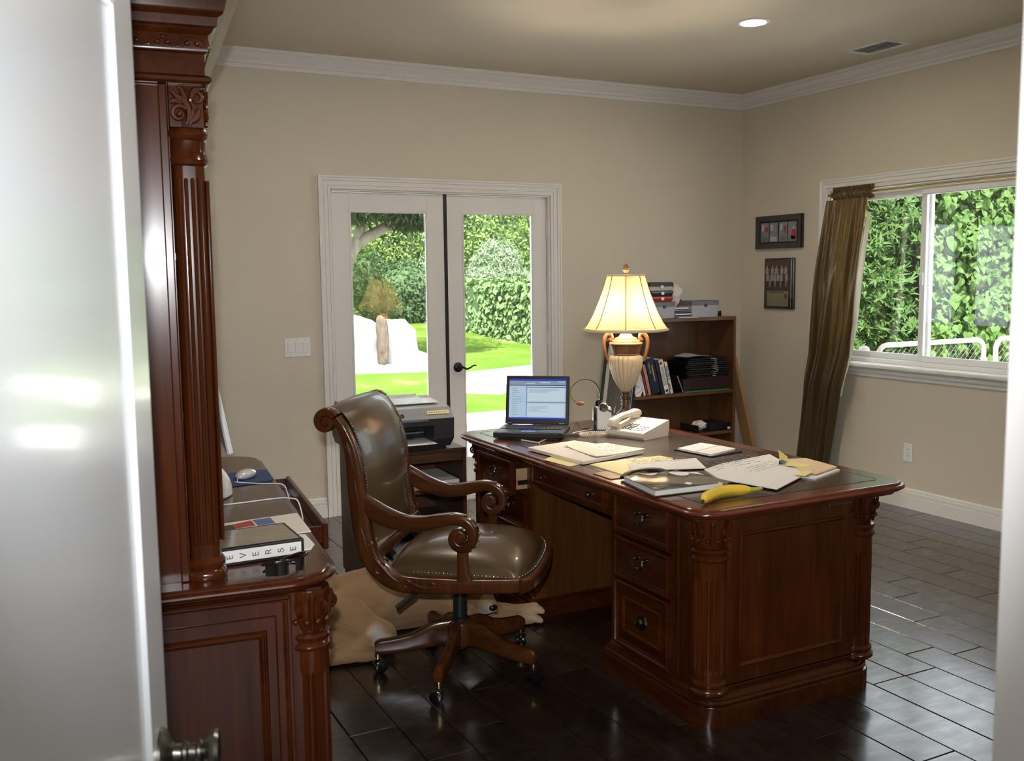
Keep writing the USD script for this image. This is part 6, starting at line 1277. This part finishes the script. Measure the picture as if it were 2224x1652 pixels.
def join_leaves(V, F):
    k, m = V.shape[:2]
    return trimesh.Trimesh(V.reshape(-1, 3), (F[None] + (np.arange(k) * m)[:, None, None]).reshape(-1, 3), process=False)
def unit(a): return a / (np.linalg.norm(a, axis=-1, keepdims=True) + 1e-9)
def blob(k, c, rad, seed, rough=.25, depth=.25, top=False):
    d = unit(R.normal(size=(k, 3)))
    if top: d[:, 2] = np.abs(d[:, 2]) * 1.0 - .15
    r = 1 + rough * (meshkit.fbm(d * 2.4 + seed, 4, seed) - .5) * 2
    p = np.array(c) + d * np.array(rad) * (r * (1 - depth * R.random(k) ** 2))[:, None]
    return p, unit(d / np.array(rad))
def plant(name, label, cat, blobs, tpl, mat, dens, size, core='foliage_core', hang=.6, jit=.7, group=None, seed=1, stem=None):
    t = thing(name, label, cat, blobs[0][0], group=group)
    PP, NN = [], []
    for i, (c, rad) in enumerate(blobs):
        k = int(dens * (rad[0] * rad[1] + rad[0] * rad[2] + rad[1] * rad[2]) * 4)
        p, n_ = blob(k, c, rad, seed + i); PP.append(p); NN.append(n_)
        if core:
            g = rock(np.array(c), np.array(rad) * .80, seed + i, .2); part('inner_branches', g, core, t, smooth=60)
    P, N = np.vstack(PP), np.vstack(NN)
    N = unit(N + jit * R.normal(size=N.shape) + [0, 0, .35]); D = unit(R.normal(size=N.shape) * .8 + [0, 0, -hang])
    V, F = place_leaves(tpl, P, N, D, size * R.uniform(.65, 1.35, len(P)))
    part('foliage', join_leaves(V, F), mat, t, smooth=False, kind='stuff')
    if stem: part('trunk', stem, 'tree_bark', t)
    return t
# clipped ivy hedge along the lawn's far side
hd_ = thing('hedge', 'clipped green ivy hedge along the lawn\'s far edge', 'hedge', (10.0, 19.5, .1))
k = 15000
a = R.random(k); yy = 14.5 + 9.0 * a; top_ = R.random(k) < .3
fx = 9.45 + .08 * (yy - 17.4) * .8 + .30 * (meshkit.fbm(np.stack([yy * 1.2, R.random(k) * 0, yy * 0], 1), 3, 2) - .5)
zz = R.random(k)
hgt = 1.28 + .12 * meshkit.noise(np.stack([yy * 1.5, yy * 0, yy * 0], 1), 4)
g0 = np.array([-.12 + .022 * (q - 6) for q in yy])
P = np.where(top_[:, None], np.stack([fx + R.random(k) * .95, yy, hgt + .05 * R.normal(size=k)], 1), np.stack([fx + .10 * (meshkit.fbm(np.stack([yy * 2.5, zz * 3, zz * 0], 1), 3, 6) - .5) * 2 + .05 * R.normal(size=k), yy, g0 + zz * (hgt - g0)], 1))
N = unit(np.where(top_[:, None], [0, 0, 1.0], [-.85, -.25, .35]) + .55 * R.normal(size=(k, 3))); D = unit(R.normal(size=(k, 3)) * .5 + [-.1, 0, -1.0])
V, F = place_leaves(heart_t(.95, 1.0), P, N, D, .105 * R.uniform(.6, 1.35, k))
near = np.argsort((P[:, 1] - 16.0) ** 2 + 40 * top_)[:2600]; pick = set(R.choice(near, 160, replace=False).tolist())
part('foliage', join_leaves(V[[i for i in range(k) if i not in pick]], F), 'hedge_leaf', hd_, smooth=False, kind='stuff')
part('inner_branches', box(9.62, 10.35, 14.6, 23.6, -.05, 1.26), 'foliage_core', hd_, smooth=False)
for i in sorted(pick): part('leaf', trimesh.Trimesh(V[i], F, process=False), 'hedge_leaf', hd_, smooth=False)
plant('round_bush', 'rounded grey-green bush rising behind the clipped hedge', 'bush', [((11.75, 23.7, 1.25), (.85, .8, 1.2)), ((11.55, 23.5, .9), (.9, .8, .95)), ((12.15, 23.7, .9), (.8, .7, .85))], small_t(.16, 1.0), 'sage_leaf', 620, .16, hang=-1.2, jit=.5, seed=11)
plant('conifer_shrub', 'yellow-green conifer shrub behind the boulder', 'shrub', [((6.35, 19.2, 1.15), (.50, .5, 1.05)), ((6.75, 19.4, .85), (.42, .5, .8)), ((6.0, 19.2, .85), (.5, .5, .8))], small_t(.30, 1.0), 'conifer_leaf', 700, .10, hang=-.2, seed=21)
plant('low_bush', 'bright yellow-green low bush at the far left of the lawn', 'bush', [((5.35, 17.4, .55), (.42, .4, .62))], small_t(.5, 1.0), 'yellow_leaf', 500, .08, seed=27)
plant('dark_shrub', 'dark green shrub at the end of the lawn beside the hedge', 'shrub', [((9.9, 25.6, .95), (1.0, 1.2, 1.05)), ((9.0, 27.2, 1.2), (1.1, 1.0, 1.2)), ((8.3, 27.0, 1.2), (1.0, 1.0, 1.3))], small_t(.55, 1.0), 'dark_leaf', 260, .13, seed=31)
plant('dark_shrub', 'dark green shrub under the leaning tree, left of the stake', 'shrub', [((7.4, 23.5, .9), (1.1, .9, 1.0)), ((6.4, 23.0, 1.0), (1.0, .8, 1.1))], small_t(.55, 1.0), 'dark_leaf', 260, .12, seed=35)
bt = [('light green tree behind the round bush', [((14.2, 29.5, 3.2), (2.2, 1.6, 2.6)), ((12.8, 29.5, 4.8), (2.0, 1.6, 1.9)), ((15.4, 29.5, 5.2), (2.2, 1.6, 2.0))]),
      ('light green tree at the far right of the garden, beside the door frame', [((18.8, 34.6, 3.2), (2.6, 1.6, 3.1)), ((18.4, 34.6, 6.0), (2.3, 1.6, 2.0)), ((21.6, 34.6, 3.9), (2.2, 1.6, 3.4))]),
      ('light green tree in the middle background, behind the dark shrubs', [((11.9, 34.6, 3.2), (2.4, 1.5, 3.0)), ((10.8, 34.6, 5.6), (2.4, 1.6, 2.2)), ((12.6, 34.6, 6.4), (1.8, 1.4, 1.6))]),
      ('light green tree at the far left background, seen past the leaning trunk', [((8.0, 30.6, 3.0), (2.6, 1.5, 2.9)), ((7.2, 30.6, 5.4), (2.6, 1.6, 2.0)), ((4.2, 30.6, 3.6), (2.2, 1.5, 3.2))])]
for i, (lb, bl) in enumerate(bt):
    c = bl[0][0]
    plant('background_tree', lb, 'tree', bl, small_t(.6, 1.0), 'yellow_leaf', 300, .105, seed=41 + 5 * i, stem=cyl((c[0], c[1], -.1), (c[0], c[1], 2.2), .16, 12, .10))
# the leaning tree whose crown shows at the top of the left door
lt = thing('leaning_tree', 'grey-barked tree whose forked branch and dark crown show in the left door pane', 'tree', (4.7, 16.2, .1))
def limb(pts, r0, r1):
    sp = spline(pts, 6); return sweep(sp, circle(1, 12), scale=list(np.linspace(r0, r1, len(sp))))
part('trunk', limb([(4.62, 16.2, -.05), (4.80, 16.2, .8), (5.10, 16.2, 1.72), (5.36, 16.2, 2.16)], .17, .12), 'tree_bark', lt)
part('branch', limb([(5.34, 16.2, 2.10), (5.60, 16.1, 2.27), (5.95, 16.0, 2.45), (6.35, 15.9, 2.57), (6.9, 15.8, 2.66), (7.6, 15.6, 2.9)], .105, .05), 'tree_bark', lt)
part('branch', limb([(5.34, 16.2, 2.10), (5.44, 16.2, 2.45), (5.55, 16.3, 2.85), (5.50, 16.4, 3.6), (5.8, 16.4, 4.4)], .10, .05), 'tree_bark', lt)
part('branch', limb([(5.12, 16.2, 1.9), (4.9, 16.1, 2.5), (4.4, 16.0, 3.3)], .08, .04), 'tree_bark', lt)
PP, NN = [], []
for i, (c, rad, k) in enumerate((((6.40, 15.6, 2.62), (.62, .6, .24), 2600), ((6.2, 15.7, 2.95), (1.1, .8, .40), 3200), ((5.2, 16.0, 3.1), (.9, .8, .45), 1800), ((5.6, 16.2, 4.2), (2.0, 1.6, 1.0), 5000), ((4.4, 16.0, 3.6), (1.2, 1.1, .8), 2400), ((6.05, 15.7, 2.50), (.30, .4, .16), 700), ((5.2, 15.9, 2.62), (.55, .5, .18), 900))):
    p, n_ = blob(k, c, rad, 60 + i, .35, .8); PP.append(p); NN.append(n_)
P = np.vstack(PP); N = unit(np.vstack(NN) * .5 + R.normal(size=P.shape) * .8 + [0, 0, .4]); D = unit(R.normal(size=P.shape) * .6 + [.2, -.1, -.8])
V, F = place_leaves(small_t(.24, 1.0), P, N, D, .15 * R.uniform(.6, 1.3, len(P)))
part('foliage', join_leaves(V, F), 'tree_leaf', lt, smooth=False, kind='stuff')
# ------------------------------------------------------------------ side yard: shrub, ivy, chain-link gates
def wall_plant(name, label, cat, a, b, h, tpl, mat, k, size, n_parts, seed, cluster=None, hang=1.0):
    t = thing(name, label, cat, ((a[0] + b[0]) / 2, (a[1] + b[1]) / 2, -.14))
    u_ = R.random(k); z = -.1 + (h + .1) * R.random(k)
    q = np.stack([u_ * 4, z * 1.6, z * 0], 1)
    bulge = .55 * (meshkit.fbm(q * 1.3, 4, seed) - .45) * 1.6 + .10 * R.normal(size=k)
    ax = np.array([b[0] - a[0], b[1] - a[1], 0.0]); ln = np.linalg.norm(ax); ax /= ln; nr = np.array([-ax[1], ax[0], 0.0])
    if nr @ np.array([-.6, -.8, 0]) < 0: nr = -nr
    P = np.array([*a, 0.0]) + ax * (u_ * ln)[:, None] + nr * bulge[:, None]; P[:, 2] = z
    if cluster:
        m = cluster; C = P[: k // m]; ang = R.random((len(C), m)) * 2 * PI; el = R.uniform(-.1, .9, (len(C), m))
        fwd = unit(nr + [0, 0, .55] + .35 * R.normal(size=(len(C), 3))); e1_ = unit(np.cross(fwd, [0, 0, 1.0])); e2_ = np.cross(fwd, e1_)
        D = (np.cos(ang)[..., None] * e1_[:, None] + np.sin(ang)[..., None] * e2_[:, None]) * np.cos(el)[..., None] + fwd[:, None] * np.sin(el)[..., None]
        N = unit(fwd[:, None] * np.cos(el)[..., None] - (np.cos(ang)[..., None] * e1_[:, None] + np.sin(ang)[..., None] * e2_[:, None]) * np.sin(el)[..., None])
        P = np.repeat(C, m, 0); D, N = D.reshape(-1, 3), N.reshape(-1, 3); bulge = np.repeat(bulge[: k // m], m); k = len(P)
    else:
        N = unit(nr + .5 * R.normal(size=(k, 3)) + [0, 0, .45]); D = unit(R.normal(size=(k, 3)) * .5 + [0, 0, -hang])
    V, F = place_leaves(tpl, P, N, D, size * R.uniform(.6, 1.35, k))
    score = bulge + .15 * R.random(k) - 1.0 * (np.abs(P[:, 2] - 1.5) > .85) - .8 * (np.abs(P[:, 0] - (8.0 if P[:, 0].mean() < 8.3 else 8.7)) > .7)
    pick = np.argsort(-score)[:900]; pick = set(R.choice(pick, n_parts, replace=False).tolist())
    part('foliage', join_leaves(V[[i for i in range(k) if i not in pick]], F), mat, t, smooth=False, kind='stuff')
    for i in sorted(pick): part('leaf', trimesh.Trimesh(V[i], F, process=False), mat, t, smooth=False)
    c0 = np.array([*a, 0.0]) - nr * .62
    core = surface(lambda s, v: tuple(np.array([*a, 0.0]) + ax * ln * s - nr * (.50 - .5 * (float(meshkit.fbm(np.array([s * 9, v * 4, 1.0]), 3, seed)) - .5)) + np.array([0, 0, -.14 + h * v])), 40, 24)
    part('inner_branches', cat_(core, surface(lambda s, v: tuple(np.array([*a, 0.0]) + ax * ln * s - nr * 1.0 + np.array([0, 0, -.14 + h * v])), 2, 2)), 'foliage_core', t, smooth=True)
    return t
wall_plant('evergreen_shrub', 'tall evergreen shrub with narrow glossy leaves outside the side window\'s left pane', 'shrub', (6.3, 7.75), (8.25, 7.05), 2.75, leaf_t(.26, 1.0, .1, .1), 'shrub_leaf', 26000, .088, 280, 71, cluster=8)
wall_plant('ivy', 'bank of broad-leaved ivy outside the side window\'s right pane', 'ivy', (8.22, 7.05), (11.4, 6.1), 2.8, heart_t(.95, 1.0), 'ivy_leaf', 15000, .082, 290, 77)
def gate(x0, x1, y, label, zt=.90, zb=.02):
    t = thing('chain_link_gate', label, 'gate', ((x0 + x1) / 2, y, zb)); r = .10
    path = [(x0, y, zb)] + [(x0 + r - r * math.cos(q), y, zt - r + r * math.sin(q)) for q in np.linspace(0, PI / 2, 7)] + [(x1 - r + r * math.sin(q), y, zt - r + r * math.cos(q)) for q in np.linspace(0, PI / 2, 7)] + [(x1, y, zb)]
    part('frame_tube', sweep(np.array(path + [(x0, y, zb)]), circle(.022, 12), up=(0, 1, 0)), 'galvanised', t)
    g = []; s = .062; w_, h_ = x1 - x0, zt - zb
    k = -h_
    while k < w_:
        for d in (1, -1):
            a0, a1 = max(0, k), min(w_, k + h_)
            za = (a0 - k) if d > 0 else h_ - (a0 - k); zc = (a1 - k) if d > 0 else h_ - (a1 - k)
            if a1 - a0 > .02: g.append(cyl((x0 + a0, y, zb + za), (x0 + a1, y, zb + zc), .002, 4))
        k += s
    part('wire_mesh', cat_(*g), 'chain_wire', t, kind='stuff')
    for z in (.25, .72): part('hinge_band', cyl((x1 + .004, y, z - .02), (x1 + .004, y, z + .02), .032, 12), 'galvanised', t)
gate(6.40, 7.72, 5.80, 'chain-link gate with rounded pale tube frame outside the side window')
gate(7.88, 9.20, 5.80, 'second chain-link gate, cut off by the window\'s right end')
ps = thing('fence_post', 'stout pale metal post with a domed cap beside the gate', 'post', (6.22, 5.78, -.14))
part('post_tube', cyl((6.22, 5.78, -.14), (6.22, 5.78, .86), .040, 16), 'galvanised', ps); part('cap', cat_(cyl((6.22, 5.78, .85), (6.22, 5.78, .875), .046, 16), sphere((6.22, 5.78, .875), .044, 2, (1, 1, .8))), 'galvanised', ps)
part('bracket', cyl((6.22, 5.78, .72), (6.22, 5.78, .76), .052, 16), 'galvanised', ps)
struct('neighbour_fence', box(5.3, 13, 8.4, 8.5, -.2, 1.9), 'stucco', False)
